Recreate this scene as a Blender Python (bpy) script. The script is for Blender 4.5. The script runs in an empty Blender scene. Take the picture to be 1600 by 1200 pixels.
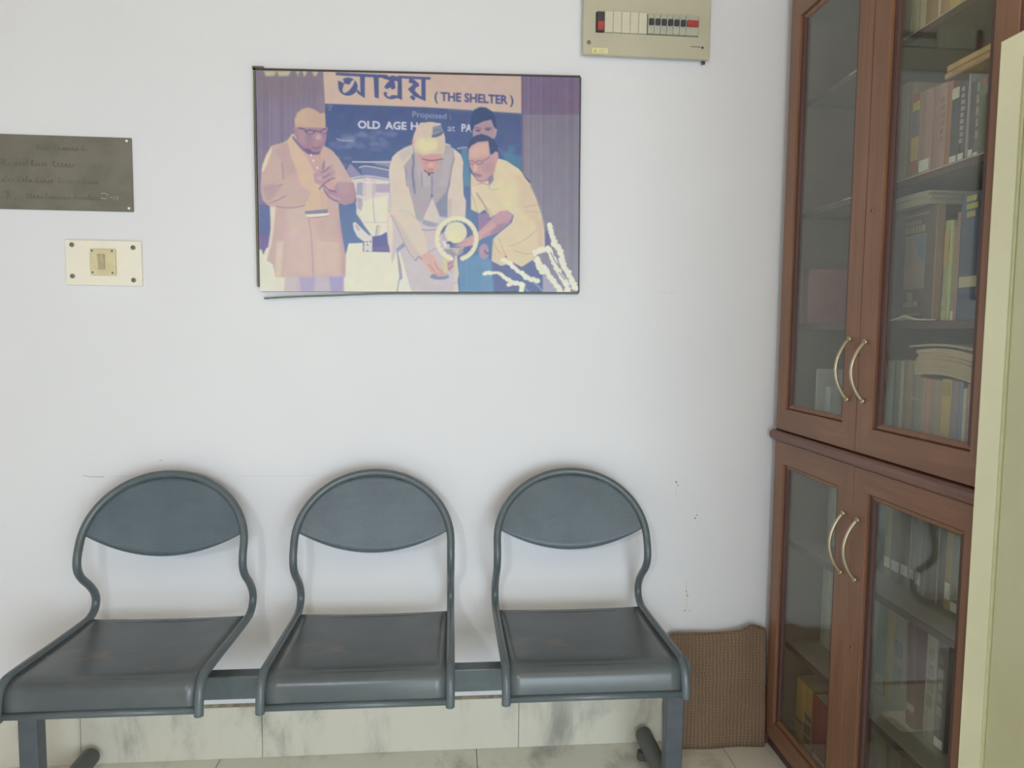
import bpy, bmesh, math, random
import numpy as np
from mathutils import Vector, Matrix

S = bpy.context.scene
COL = S.collection
rnd = random.Random(7)

# ------------------------------------------------------------------ camera
cam_d = bpy.data.cameras.new('camera')
cam = bpy.data.objects.new('camera', cam_d)
COL.objects.link(cam)
S.camera = cam
cam_d.sensor_width = 36.0
cam_d.lens = 1100.0 / 1600.0 * 36.0
cam_d.clip_start = 0.02
CAMH = 1.349
yaw, pit, rol = 0.0860, 0.0739, 0.0104
fwd = Vector((math.sin(yaw) * math.cos(pit), math.cos(yaw) * math.cos(pit), -math.sin(pit)))
rt = Vector((math.cos(yaw), -math.sin(yaw), 0))
upv = rt.cross(fwd)
r2 = rt * math.cos(rol) + upv * math.sin(rol)
u2 = -rt * math.sin(rol) + upv * math.cos(rol)
m4 = Matrix((r2, u2, -fwd)).transposed().to_4x4()
m4.translation = Vector((0, -2.2, CAMH))
cam.matrix_world = m4

# ------------------------------------------------------------------ light and exposure
S.view_settings.view_transform = 'Standard'
S.view_settings.look = 'None'
S.view_settings.gamma = 1.0
S.view_settings.use_curve_mapping = False
S.view_settings.exposure = 0.05
wd = bpy.data.worlds.new('world')
S.world = wd
wd.use_nodes = True
wd.node_tree.nodes['Background'].inputs[0].default_value = (0.8, 0.9, 1.0, 1)
wd.node_tree.nodes['Background'].inputs[1].default_value = 0.6

def area(name, loc, target, sx, sy, power, color):
    l = bpy.data.lights.new(name, 'AREA')
    l.shape = 'RECTANGLE'
    l.size, l.size_y, l.energy, l.color = sx, sy, power, color
    o = bpy.data.objects.new(name, l)
    COL.objects.link(o)
    o.location = loc
    o.rotation_euler = (Vector(target) - Vector(loc)).to_track_quat('-Z', 'Y').to_euler()
    return o

YB = -3.7          # wall behind the camera
XL, XR = -3.1, 1.425
ZC = 2.95
# daylight entering by the wide balcony opening behind the camera
area('daylight_opening', (0.62, YB + 0.06, 0.85), (0.62, 0, 0.60), 1.45, 1.3, 50.0, (0.775, 0.905, 1.0))
LAMP_E = 48.0
BULB_E = 13.0
PRINT_G = np.array((1.20, 1.235, 1.33))
ALM_ANG = 22.0

# ------------------------------------------------------------------ materials
def lin1(c):
    c = c / 255.0
    return c / 12.92 if c <= 0.04045 else ((c + 0.055) / 1.055) ** 2.4

def lin(c, g=1.2):
    return tuple(min(0.92, lin1(v) * g) for v in c)

def newmat(name):
    m = bpy.data.materials.new(name)
    m.use_nodes = True
    nt = m.node_tree
    nt.nodes.clear()
    out = nt.nodes.new('ShaderNodeOutputMaterial')
    b = nt.nodes.new('ShaderNodeBsdfPrincipled')
    nt.links.new(b.outputs[0], out.inputs[0])
    return m, nt, b, out

def node(nt, t, **kw):
    n = nt.nodes.new(t)
    for k, v in kw.items():
        if k.startswith('i_'):
            n.inputs[k[2:].replace('_', ' ')].default_value = v
        else:
            setattr(n, k, v)
    return n

def math_n(nt, op, a, b=None):
    n = nt.nodes.new('ShaderNodeMath')
    n.operation = op
    for i, v in enumerate((a, b)):
        if v is None:
            continue
        if isinstance(v, (int, float)):
            n.inputs[i].default_value = v
        else:
            nt.links.new(v, n.inputs[i])
    return n.outputs[0]

def mix(nt, fac, a, b):
    n = nt.nodes.new('ShaderNodeMix')
    n.data_type = 'RGBA'
    if isinstance(fac, (int, float)):
        n.inputs[0].default_value = fac
    else:
        nt.links.new(fac, n.inputs[0])
    for i, v in ((6, a), (7, b)):
        if isinstance(v, tuple):
            n.inputs[i].default_value = (*v[:3], 1)
        else:
            nt.links.new(v, n.inputs[i])
    return n.outputs[2]

def ramp(nt, val, p0, p1):
    n = nt.nodes.new('ShaderNodeMapRange')
    n.interpolation_type = 'SMOOTHSTEP'
    nt.links.new(val, n.inputs[0])
    n.inputs[1].default_value = p0
    n.inputs[2].default_value = p1
    return n.outputs[0]

def noise(nt, scale, detail=4, rough=0.55, stretch=None, dist=0.0, coord='Object'):
    tc = nt.nodes.new('ShaderNodeTexCoord')
    src = tc.outputs[coord]
    if stretch:
        mp = nt.nodes.new('ShaderNodeMapping')
        mp.inputs['Scale'].default_value = stretch
        nt.links.new(src, mp.inputs[0])
        src = mp.outputs[0]
    n = nt.nodes.new('ShaderNodeTexNoise')
    n.inputs['Scale'].default_value = scale
    n.inputs['Detail'].default_value = detail
    n.inputs['Roughness'].default_value = rough
    n.inputs['Distortion'].default_value = dist
    nt.links.new(src, n.inputs[0])
    return n.outputs[0]

def bump(nt, bs, h, strength=0.2, dist=0.002):
    b = nt.nodes.new('ShaderNodeBump')
    b.inputs['Strength'].default_value = strength
    b.inputs['Distance'].default_value = dist
    nt.links.new(h, b.inputs['Height'])
    nt.links.new(b.outputs[0], bs.inputs['Normal'])

def simple(name, c, g=1.2, rough=0.6, var=0.08, scale=30, metal=0.0, stretch=None, spec=0.5):
    m, nt, b, out = newmat(name)
    base = lin(c, g)
    n = noise(nt, scale, stretch=stretch)
    lo = tuple(v * (1 - var) for v in base)
    hi = tuple(min(0.95, v * (1 + var)) for v in base)
    nt.links.new(mix(nt, ramp(nt, n, 0.3, 0.7), lo, hi), b.inputs['Base Color'])
    b.inputs['Roughness'].default_value = rough
    b.inputs['Metallic'].default_value = metal
    b.inputs['Specular IOR Level'].default_value = spec
    return m

_cache = {}
def paint(c, rough=0.6, g=1.2, var=0.08, scale=30, name='paint', spec=0.5):
    k = (tuple(c), rough, g, var, scale, spec)
    if k not in _cache:
        _cache[k] = simple(name, c, g, rough, var, scale, spec=spec)
    return _cache[k]

# wall paint: off-white distemper, faint mottling
def wall_mat():
    m, nt, b, out = newmat('wall_paint')
    n1 = noise(nt, 1.3, 3)
    n2 = noise(nt, 60, 3)
    c = mix(nt, ramp(nt, n1, 0.3, 0.7), (0.79, 0.79, 0.82), (0.815, 0.815, 0.84))
    nt.links.new(c, b.inputs['Base Color'])
    b.inputs['Roughness'].default_value = 0.75
    b.inputs['Specular IOR Level'].default_value = 0.25
    bump(nt, b, n2, 0.05, 0.001)
    return m
M_WALL = wall_mat()
M_CEIL = simple('ceiling_paint', (172, 148, 112), 1.0, 0.9, 0.02, 3)

def marble(name, c0, c1, scale=2.0, seed=(1, 1, 1)):
    m, nt, b, out = newmat(name)
    big = noise(nt, scale * 1.6, 6, 0.62, stretch=seed, dist=0.35)
    vein = noise(nt, scale * 1.7, 4, 0.5, stretch=(seed[0] * 1.2, seed[1], seed[2] * .7), dist=1.0)
    v = math_n(nt, 'ABSOLUTE', math_n(nt, 'SUBTRACT', vein, 0.5))
    vm = math_n(nt, 'SUBTRACT', 1.0, ramp(nt, v, 0.0, 0.05))
    vm = math_n(nt, 'MULTIPLY', vm, ramp(nt, big, 0.42, 0.62))
    blot = ramp(nt, big, 0.50, 0.76)
    f = math_n(nt, 'MINIMUM', math_n(nt, 'ADD', math_n(nt, 'MULTIPLY', vm, 0.15), math_n(nt, 'MULTIPLY', blot, 0.85)), 1.0)
    nt.links.new(mix(nt, f, c0, c1), b.inputs['Base Color'])
    b.inputs['Roughness'].default_value = 0.28
    return m
M_MARB = marble('marble_floor', lin((198, 195, 181), 1.42), lin((146, 146, 134), 1.3), 3.2, (1, .7, 1))
M_SKIRT = marble('marble_skirting', lin((194, 190, 176), 1.32), lin((136, 134, 126), 1.15), 1.9, (1.5, 1, .8))
M_GROUT = simple('grout', (120, 115, 100), 1.0, 0.9)

def wood(name, c0, c1, rough=0.42, axis=(18, 18, 1.2)):
    m, nt, b, out = newmat(name)
    n = noise(nt, 2.2, 6, 0.6, stretch=axis, dist=0.6)
    big = noise(nt, 2.5, 2)
    c = mix(nt, ramp(nt, n, 0.3, 0.72), c0, c1)
    c = mix(nt, math_n(nt, 'MULTIPLY', ramp(nt, big, 0.35, 0.7), 0.25), c, tuple(v * 0.75 for v in c0))
    nt.links.new(c, b.inputs['Base Color'])
    b.inputs['Roughness'].default_value = rough
    bump(nt, b, n, 0.06, 0.001)
    return m
WG = 1.45
M_WOOD = wood('teak_veneer', lin((110, 79, 60), WG), lin((126, 91, 69), WG))
M_WOODH = wood('teak_veneer_rails', lin((110, 80, 62), WG), lin((126, 92, 71), WG), axis=(18, 1.2, 18))
M_WOODD = wood('dark_beading', lin((72, 50, 48), WG), lin((84, 58, 54), WG), 0.5)
M_WOODI = simple('bookcase_inside', (110, 95, 80), 1.35, 0.7, 0.08, 8)
M_SHELF = simple('shelf_laminate', (120, 110, 96), 1.25, 0.5, 0.06, 8)

def glass_mat():
    m = bpy.data.materials.new('cabinet_glass')
    m.use_nodes = True
    nt = m.node_tree
    nt.nodes.clear()
    out = nt.nodes.new('ShaderNodeOutputMaterial')
    tr = nt.nodes.new('ShaderNodeBsdfTransparent')
    tr.inputs[0].default_value = (0.93, 0.95, 0.93, 1)
    gl = nt.nodes.new('ShaderNodeBsdfGlossy')
    gl.inputs['Roughness'].default_value = 0.01
    gl.inputs['Color'].default_value = (0.95, 0.97, 0.96, 1)
    lw = nt.nodes.new('ShaderNodeLayerWeight')
    lw.inputs[0].default_value = 0.5
    p5 = math_n(nt, 'POWER', lw.outputs['Facing'], 5.0)
    fac = math_n(nt, 'ADD', math_n(nt, 'MULTIPLY', p5, 1.15), 0.05)
    mx = nt.nodes.new('ShaderNodeMixShader')
    nt.links.new(fac, mx.inputs[0])
    nt.links.new(tr.outputs[0], mx.inputs[1])
    nt.links.new(gl.outputs[0], mx.inputs[2])
    df = nt.nodes.new('ShaderNodeBsdfDiffuse')
    df.inputs[0].default_value = (0.62, 0.60, 0.55, 1)
    dust = nt.nodes.new('ShaderNodeMixShader')
    nt.links.new(math_n(nt, 'MULTIPLY', ramp(nt, noise(nt, 3, 3), 0.2, 0.8), 0.05), dust.inputs[0])
    dust.inputs[0].default_value = 0.05
    nt.links.new(mx.outputs[0], dust.inputs[1])
    nt.links.new(df.outputs[0], dust.inputs[2])
    nt.links.new(dust.outputs[0], out.inputs[0])
    return m
M_GLASS = glass_mat()

CG = 1.05
M_TUBE = simple('grey_tube_enamel', (90, 100, 104), CG, 0.32, 0.06, 40)
def seat_mat():
    m, nt, b, out = newmat('grey_seat_enamel')
    base = mix(nt, ramp(nt, noise(nt, 5, 4), 0.35, 0.65), lin((82, 89, 92), CG), lin((92, 98, 99), CG))
    rust = math_n(nt, 'MULTIPLY', ramp(nt, noise(nt, 7, 5, 0.6, stretch=(1, 1.6, 1)), 0.58, 0.74), 0.45)
    c = mix(nt, rust, base, lin((128, 106, 92), CG))
    nt.links.new(c, b.inputs['Base Color'])
    b.inputs['Roughness'].default_value = 0.27
    b.inputs['Specular IOR Level'].default_value = 0.42
    bump(nt, b, noise(nt, 160, 2), 0.05, 0.0004)
    return m
M_SEAT = seat_mat()

def perf_mat():
    m, nt, b, out = newmat('perforated_grey_steel')
    tc = nt.nodes.new('ShaderNodeTexCoord')
    sp = nt.nodes.new('ShaderNodeSeparateXYZ')
    nt.links.new(tc.outputs['Object'], sp.inputs[0])
    a = 0.0074
    def cell(off):
        fx = math_n(nt, 'SUBTRACT', math_n(nt, 'FRACT', math_n(nt, 'ADD', math_n(nt, 'DIVIDE', sp.outputs[0], a), 10.0 + off)), 0.5)
        fz = math_n(nt, 'SUBTRACT', math_n(nt, 'FRACT', math_n(nt, 'ADD', math_n(nt, 'DIVIDE', sp.outputs[2], a * 1.732), 10.0 + off)), 0.5)
        fz = math_n(nt, 'MULTIPLY', fz, 1.732)
        return math_n(nt, 'SQRT', math_n(nt, 'ADD', math_n(nt, 'MULTIPLY', fx, fx), math_n(nt, 'MULTIPLY', fz, fz)))
    d = math_n(nt, 'MINIMUM', cell(0.0), cell(0.5))
    hole = math_n(nt, 'LESS_THAN', d, 0.10)
    c = mix(nt, ramp(nt, noise(nt, 9, 3), 0.35, 0.65), lin((82, 95, 105), CG), lin((90, 103, 112), CG))
    nt.links.new(c, b.inputs['Base Color'])
    b.inputs['Roughness'].default_value = 0.42
    bump(nt, b, ramp(nt, d, 0.12, 0.3), 0.25, 0.0006)
    tr = nt.nodes.new('ShaderNodeBsdfTransparent')
    mx = nt.nodes.new('ShaderNodeMixShader')
    nt.links.new(hole, mx.inputs[0])
    nt.links.new(b.outputs[0], mx.inputs[1])
    nt.links.new(tr.outputs[0], mx.inputs[2])
    nt.links.new(mx.outputs[0], out.inputs[0])
    return m
M_PERF = perf_mat()
M_STEEL = simple('satin_steel', (175, 165, 140), 1.3, 0.35, 0.05, 60, metal=0.7)
M_SCREW = simple('screw_steel', (125, 122, 110), 1.1, 0.45, 0.1, 200, metal=0.4)
M_WSCREW = simple('bright_screw', (225, 222, 215), 1.2, 0.3, 0.03, 200, metal=0.2)
M_RUBBER = simple('dark_rubber', (88, 88, 82), 1.1, 0.7, 0.08, 60)

# ------------------------------------------------------------------ mesh helpers
class MB:
    def __init__(self):
        self.bm = bmesh.new()
    def box(self, x0, x1, y0, y1, z0, z1, bev=0.0, seg=2, mi=0):
        r = bmesh.ops.create_cube(self.bm, size=1.0)
        vs = r['verts']
        for v in vs:
            v.co = Vector(((x0 + x1) / 2 + v.co.x * (x1 - x0), (y0 + y1) / 2 + v.co.y * (y1 - y0), (z0 + z1) / 2 + v.co.z * (z1 - z0)))
        fs = set(f for v in vs for f in v.link_faces)
        for f in fs:
            f.material_index = mi
        if bev > 0:
            es = list(set(e for v in vs for e in v.link_edges))
            bmesh.ops.bevel(self.bm, geom=es, offset=bev, segments=seg, profile=0.5, affect='EDGES')
        return self
    def tube(self, pts, r, n=14, closed=False, cap=True, mi=0, radii=None):
        pts = [Vector(p) for p in pts]
        N = len(pts)
        rings = []
        prev = None
        for i, p in enumerate(pts):
            if closed:
                t = (pts[(i + 1) % N] - pts[i - 1]).normalized()
            else:
                t = (pts[min(i + 1, N - 1)] - pts[max(i - 1, 0)]).normalized()
            if prev is None:
                a = Vector((0, 0, 1)) if abs(t.z) < 0.9 else Vector((1, 0, 0))
                u = t.cross(a).normalized()
            else:
                u = (prev - t * prev.dot(t)).normalized()
            prev = u
            w = t.cross(u)
            rr = radii[i] if radii else r
            rings.append([self.bm.verts.new(p + (u * math.cos(k / n * 2 * math.pi) + w * math.sin(k / n * 2 * math.pi)) * rr) for k in range(n)])
        M = N if closed else N - 1
        for i in range(M):
            A, B = rings[i], rings[(i + 1) % N]
            for k in range(n):
                f = self.bm.faces.new((A[k], A[(k + 1) % n], B[(k + 1) % n], B[k]))
                f.smooth = True
                f.material_index = mi
        if cap and not closed:
            for R in (rings[0], rings[-1]):
                f = self.bm.faces.new(R)
                f.material_index = mi
        return self
    def grid(self, fn, nu, nv, mi=0, smooth=True):
        vs = [[self.bm.verts.new(fn(i / nu, j / nv)) for j in range(nv + 1)] for i in range(nu + 1)]
        for i in range(nu):
            for j in range(nv):
                f = self.bm.faces.new((vs[i][j], vs[i + 1][j], vs[i + 1][j + 1], vs[i][j + 1]))
                f.smooth = smooth
                f.material_index = mi
        return self
    def poly(self, pts, mi=0):
        f = self.bm.faces.new([self.bm.verts.new(p) for p in pts])
        f.material_index = mi
        return self
    def prism(self, pts2, plane, a, b, mi=0, smooth=False):
        """extrude a 2-D outline: plane 'x','y','z' = the axis of extrusion from a to b"""
        def P(p, t):
            if plane == 'x': return (t, p[0], p[1])
            if plane == 'y': return (p[0], t, p[1])
            return (p[0], p[1], t)
        A = [self.bm.verts.new(P(p, a)) for p in pts2]
        B = [self.bm.verts.new(P(p, b)) for p in pts2]
        n = len(A)
        fs = [self.bm.faces.new(A), self.bm.faces.new(B[::-1])]
        for i in range(n):
            f = self.bm.faces.new((A[i], B[i], B[(i + 1) % n], A[(i + 1) % n]))
            f.smooth = smooth
            fs.append(f)
        for f in fs:
            f.material_index = mi
        return self
    def ring(self, x0, x1, outer, inner, mis=(0, 0, 0, 0), bev=0.0):
        """rectangular frame in the y-z plane: outer/inner = (ylo, yhi, zlo, zhi); mitred, one connected piece"""
        def loop(x, r):
            return [self.bm.verts.new((x, y, z)) for y, z in ((r[0], r[2]), (r[1], r[2]), (r[1], r[3]), (r[0], r[3]))]
        oi = tuple(o + s * bev for o, s in zip(outer, (1, -1, 1, -1)))
        ii = tuple(o + s * bev for o, s in zip(inner, (-1, 1, -1, 1)))
        L = [loop(x1, outer), loop(x0 + bev, outer), loop(x0, oi), loop(x0, ii), loop(x0 + bev, inner), loop(x1, inner)]
        for a in range(6):
            A, B = L[a], L[(a + 1) % 6]
            for k in range(4):
                f = self.bm.faces.new((A[k], A[(k + 1) % 4], B[(k + 1) % 4], B[k]))
                f.material_index = mis[k]
        return self
    def disc(self, c, axis, r, h, n=18, mi=0, dome=0.0):
        c = Vector(c)
        ax = Vector(axis).normalized()
        steps = [(r, 0.0), (r, h * 0.6), (r * 0.8, h), (0.0005, h + dome)]
        pts = [c + ax * s[1] for s in steps]
        for i in range(1, len(pts)):
            if (pts[i] - pts[i - 1]).length < 1e-6:
                pts[i] = pts[i - 1] + ax * 1e-5
        return self.tube(pts, r, n=n, radii=[s[0] for s in steps], mi=mi)
    def obj(self, name, mats, parent=None, solid=0.0, off=-1.0):
        bmesh.ops.recalc_face_normals(self.bm, faces=self.bm.faces)
        me = bpy.data.meshes.new(name)
        self.bm.to_mesh(me)
        self.bm.free()
        for m in (mats if isinstance(mats, (list, tuple)) else [mats]):
            me.materials.append(m)
        o = bpy.data.objects.new(name, me)
        COL.objects.link(o)
        if parent is not None:
            o.parent = parent
        if solid:
            md = o.modifiers.new('thickness', 'SOLIDIFY')
            md.thickness = solid
            md.offset = off
        return o

def tag(o, label, cat, group=None):
    o['label'] = label
    o['category'] = cat
    if group:
        o['group'] = group
    return o

def thing(name, label, cat, loc=(0, 0, 0), group=None):
    o = bpy.data.objects.new(name, None)
    o.empty_display_size = 0.1
    COL.objects.link(o)
    o.location = loc
    return tag(o, label, cat, group)

def struct(o):
    o['kind'] = 'structure'
    return o

def shift(o, loc):
    """re-base a mesh built in world coordinates onto an origin at loc"""
    o.data.transform(Matrix.Translation(-Vector(loc)))
    o.location = loc
    return o

def catmull(P, n=6, closed=False):
    P = [np.array(p, float) for p in P]
    out = []
    N = len(P)
    for i in range(N if closed else N - 1):
        if closed:
            a, b, c, d = P[i - 1], P[i], P[(i + 1) % N], P[(i + 2) % N]
        else:
            a, b, c, d = P[max(i - 1, 0)], P[i], P[i + 1], P[min(i + 2, N - 1)]
        for k in range(n):
            t = k / n
            out.append(0.5 * ((2 * b) + (-a + c) * t + (2 * a - 5 * b + 4 * c - d) * t * t + (-a + 3 * b - 3 * c + d) * t ** 3))
    if not closed:
        out.append(P[-1])
    return out

# ------------------------------------------------------------------ the room
wb = struct(MB().box(XL, XR + 0.1, 0.0, 0.12, 0, ZC).obj('wall_back', M_WALL))
struct(MB().box(XR, XR + 0.1, YB, 0.0, 0, ZC).obj('wall_right', M_WALL))
struct(MB().box(XL - 0.1, XL, YB, 0.12, 0, ZC).obj('wall_left', M_WALL))
fr = MB()
fr.box(XL, -1.0, YB - 0.1, YB, 0, ZC).box(1.36, XR, YB - 0.1, YB, 0, ZC)
fr.box(-1.0, 1.36, YB - 0.1, YB, 2.0, ZC).box(-1.0, 1.36, YB - 0.1, YB, 0, 0.12)
struct(fr.obj('wall_front', M_WALL))
struct(MB().box(XL - 0.1, XR + 0.1, YB - 0.1, 0.12, ZC, ZC + 0.1).obj('ceiling', M_CEIL))
# balcony window behind the camera
w1 = struct(MB().box(-1.0, -0.93, YB - 0.08, YB - 0.02, 0.12, 2.0).box(1.29, 1.36, YB - 0.08, YB - 0.02, 0.12, 2.0)
            .box(-0.93, 1.29, YB - 0.08, YB - 0.02, 0.12, 0.19).box(-0.93, 1.29, YB - 0.08, YB - 0.02, 1.93, 2.0)
            .box(-0.21, -0.15, YB - 0.075, YB - 0.025, 0.19, 1.93).box(0.53, 0.59, YB - 0.075, YB - 0.025, 0.19, 1.93)
            .obj('window_1', simple('window_paint', (200, 195, 185), 1.1, 0.5)))
# floor: marble slabs with fine joints
fl = MB()
fl.box(XL, XR, YB, 0.0, -0.06, -0.004, mi=1)
xs = [XL, -1.52, -0.719, 0.085, 0.889, XR]
ys_ = [YB, -3.2, -2.4, -1.6, -0.8, 0.0]
for i in range(len(xs) - 1):
    for j in range(len(ys_) - 1):
        fl.box(xs[i] + 0.0012, xs[i + 1] - 0.0012, ys_[j] + 0.0012, ys_[j + 1] - 0.0012, -0.03, 0.0)
struct(fl.obj('floor', [M_MARB, M_GROUT]))
sk = MB()
sxs = [XL, -1.90, -1.135, -0.59, 0.222, XR]
for a, b in zip(sxs[:-1], sxs[1:]):
    sk.box(a + 0.0008, b - 0.0008, -0.012, 0.0, 0.0, 0.168, 0.0015, 1)
sk.prism([(-0.0125, 0.1685), (0, 0.1685), (0, 0.174), (-0.006, 0.1725)], 'x', XL, XR, mi=1)
struct(sk.obj('baseboard_back', [M_SKIRT, simple('dirty_cement', (150, 143, 122), 1.1, 0.9, 0.3, 40)]))

# marks on the back wall (hair crack, rust specks, faint pencil scribble)
mk = MB()
def speck(x, z, rx, rz, mi=0):
    mk.poly([(x + rx * math.cos(t / 9 * 6.283) * rnd.uniform(.7, 1.2), -0.0006, z + rz * math.sin(t / 9 * 6.283) * rnd.uniform(.7, 1.2)) for t in range(9)], mi)
def scratch(pts, w, mi):
    for (x0, z0), (x1, z1) in zip(pts[:-1], pts[1:]):
        d = Vector((x1 - x0, z1 - z0))
        n = Vector((-d.y, d.x)).normalized() * w / 2
        mk.poly([(x0 + n.x, -0.0006, z0 + n.y), (x1 + n.x, -0.0006, z1 + n.y), (x1 - n.x, -0.0006, z1 - n.y), (x0 - n.x, -0.0006, z0 - n.y)], mi)
for x, z, r in ((0.727, .869, .0030), (0.733, .858, .0022), (0.799, .759, .0020), (0.794, .749, .0024), (0.771, .505, .002), (0.776, .49, .002),
                (0.768, .44, .002), (0.785, .44, .0018), (0.771, .535, .0015)):
    speck(x, z, r, r * 1.3)
scratch([(-1.105, .904), (-1.09, .900), (-1.075, .899), (-1.06, .8995), (-1.045, .898)], .0018, 1)
scratch([(-1.02, .9005), (-.95, .9), (-.88, .9005), (-.80, .899)], .0012, 2)
scratch([(-.66, .897), (-.55, .8985), (-.42, .897)], .001, 2)
scratch([(0.728, .85), (0.729, .825)], .002, 2)
scratch([(0.772, .53), (0.774, .46), (0.776, .42)], .003, 3)
scratch([(.651, 1.479), (.655, 1.483), (.660, 1.479)], .0015, 2)
scratch([(.668, 1.480), (.674, 1.478), (.668, 1.476)], .0015, 2)
scratch([(.682, 1.479), (.695, 1.480), (.706, 1.479), (.707, 1.475), (.694, 1.475)], .0012, 2)
speck(-0.8795, 0.948, .006, .004, 3)
mk_o = mk.obj('paint_mark', [paint((120, 98, 92)), paint((165, 160, 160)), paint((196, 193, 194)), paint((208, 202, 196))], wb)

# ------------------------------------------------------------------ three-seat bench
bench = thing('waiting_bench', 'grey metal three-seat waiting bench with perforated backs against the white wall', 'bench', (-0.228, -0.33, 0))
bx, by = -0.228, -0.33
def child(o, parent):
    o.parent = parent
    return o
# beam and legs
bm_ = MB().box(-1.150, 0.668, by - 0.022, by + 0.022, 0.372, 0.436, 0.004)
beam = shift(bm_.obj('beam', M_TUBE), (bx, by, 0)); beam.parent = bench; beam.location = (0, 0, 0)
for lx in (-1.09, 0.628):
    leg = shift(MB().box(lx - 0.024, lx + 0.024, by - 0.021, by + 0.021, 0.05, 0.372, 0.004).obj('leg', simple('leg_enamel', (84, 90, 96), CG, 0.38)), (bx, by, 0))
    leg.parent = bench; leg.location = (0, 0, 0)
    ft = MB().tube([(lx, -0.040, 0.046), (lx, -0.045, 0.046), (lx, -0.60, 0.046), (lx, -0.605, 0.046)], 0.027, 18, radii=[0.022, 0.027, 0.027, 0.022]).obj('foot_tube', simple('foot_enamel', (92, 96, 92), CG, 0.45))
    shift(ft, (bx, by, 0)); ft.parent = leg; ft.location = (0, 0, 0)
    for gy in (-0.10, -0.56):
        q = [(lx - 0.036, gy), (lx - 0.030, gy - 0.013), (lx, gy - 0.017), (lx + 0.016, gy - 0.008), (lx + 0.016, gy + 0.008), (lx, gy + 0.017), (lx - 0.030, gy + 0.013)]
        g = shift(MB().prism(q, 'z', 0.0, 0.025).obj('foot_glide', M_RUBBER), (bx, by, 0)); g.parent = leg; g.location = (0, 0, 0)

HW = 0.2265
side = [(-.534, .432), (-.532, .462), (-.523, .493), (-.503, .511), (-.47, .516), (-.30, .508), (-.15, .503), (-.105, .506), (-.078, .520),
        (-.068, .545), (-.078, .572), (-.105, .602), (-.145, .637), (-.165, .668), (-.165, .700), (-.152, .732)]
sp = [tuple(p) for p in catmull(side, 5)]
path = [(-HW, y, z) for y, z in sp]
for k in range(1, 40):
    t = math.pi - math.pi * k / 40
    s = math.sin(t)
    path.append((HW * math.cos(t), -0.152 + 0.077 * s, 0.732 + 0.190 * s))
path += [(HW, y, z) for y, z in sp[::-1]]
fr0 = MB().tube(path, 0.0112, 12)
seat_frame = fr0.obj('seat_frame', M_TUBE)
prof = [(-.120, .501), (-.125, .5065), (-.20, .507), (-.30, .510), (-.40, .514), (-.470, .5175), (-.494, .516), (-.511, .508), (-.522, .494), (-.528, .470), (-.529, .449)]
pf = [tuple(p) for p in catmull(prof, 4)]
n_ = len(pf) - 1
def seat_fn(u, v):
    y, z = pf[min(n_, int(round(v * n_)))]
    x = (u * 2 - 1) * (HW - 0.010)
    return (x, y, z - 0.004 * (1 - (u * 2 - 1) ** 2) * (1 if y > -0.5 else 0.3))
pan = MB().grid(seat_fn, 16, n_).obj('seat_pan', M_SEAT, seat_frame, solid=0.002)
MB().tube([(-HW + .01, -.531, .444), (HW - .01, -.531, .444)], 0.0085, 12).obj('front_rail', M_TUBE, seat_frame)
MB().tube([(-HW + .008, -.139, .497), (HW - .008, -.139, .497)], 0.008, 10).obj('rear_rail', M_TUBE, seat_frame)
def back_fn(u, v):
    q = u * 2 - 1
    x = q * (HW - 0.006)
    lo = 0.03 - 0.062 * (1 - q * q)
    hi = math.sqrt(max(0, 1 - (x / HW) ** 2)) * 0.190 + 0.0
    hi = max(hi, lo + 0.001)
    h = lo + (hi - lo) * v
    y = -0.150 + 0.077 * h / 0.190 + 0.016 * (1 - q * q) * (1 - max(0, h) / 0.2)
    return (x, y, 0.732 + h)
bk = MB().grid(back_fn, 44, 14).obj('backrest', M_PERF, seat_frame, solid=0.0016)
# pressed rim running inside the upper edge of the backrest, and the rolled lower lip
rim = [Vector(back_fn(0.5 + 0.5 * math.cos(t) * 0.93, 0.93)) + Vector((0, -0.0016, 0)) for t in [math.pi * (0.06 + 0.88 * k / 40) for k in range(41)]]
lip = [Vector(back_fn(k / 40, 0.0)) for k in range(41)]
MB().tube(rim, 0.0022, 6).obj('backrest_rim', M_TUBE, bk)
MB().tube(lip, 0.0024, 6).obj('backrest_lip', M_TUBE, bk)
for sx in (-0.12, 0.12):
    MB().prism([(-0.40, 0.4365), (-0.26, 0.4365), (-0.26, 0.442), (-0.275, 0.444), (-0.275, 0.502), (-0.385, 0.502), (-0.385, 0.444), (-0.40, 0.442)], 'x', sx - 0.018, sx + 0.018).obj('mounting_bracket', M_TUBE, seat_frame)
seat_frame.parent = bench
for i, cx in enumerate((-0.821, -0.2265, 0.364)):
    if i == 0:
        sf = seat_frame
    else:
        sf = seat_frame.copy(); COL.objects.link(sf); sf.parent = bench
        for ch in list(seat_frame.children):
            c = ch.copy(); COL.objects.link(c); c.parent = sf
            for g in ch.children:
                d = g.copy(); COL.objects.link(d); d.parent = c
    sf.location = (cx - bx, -by, 0)

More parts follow.
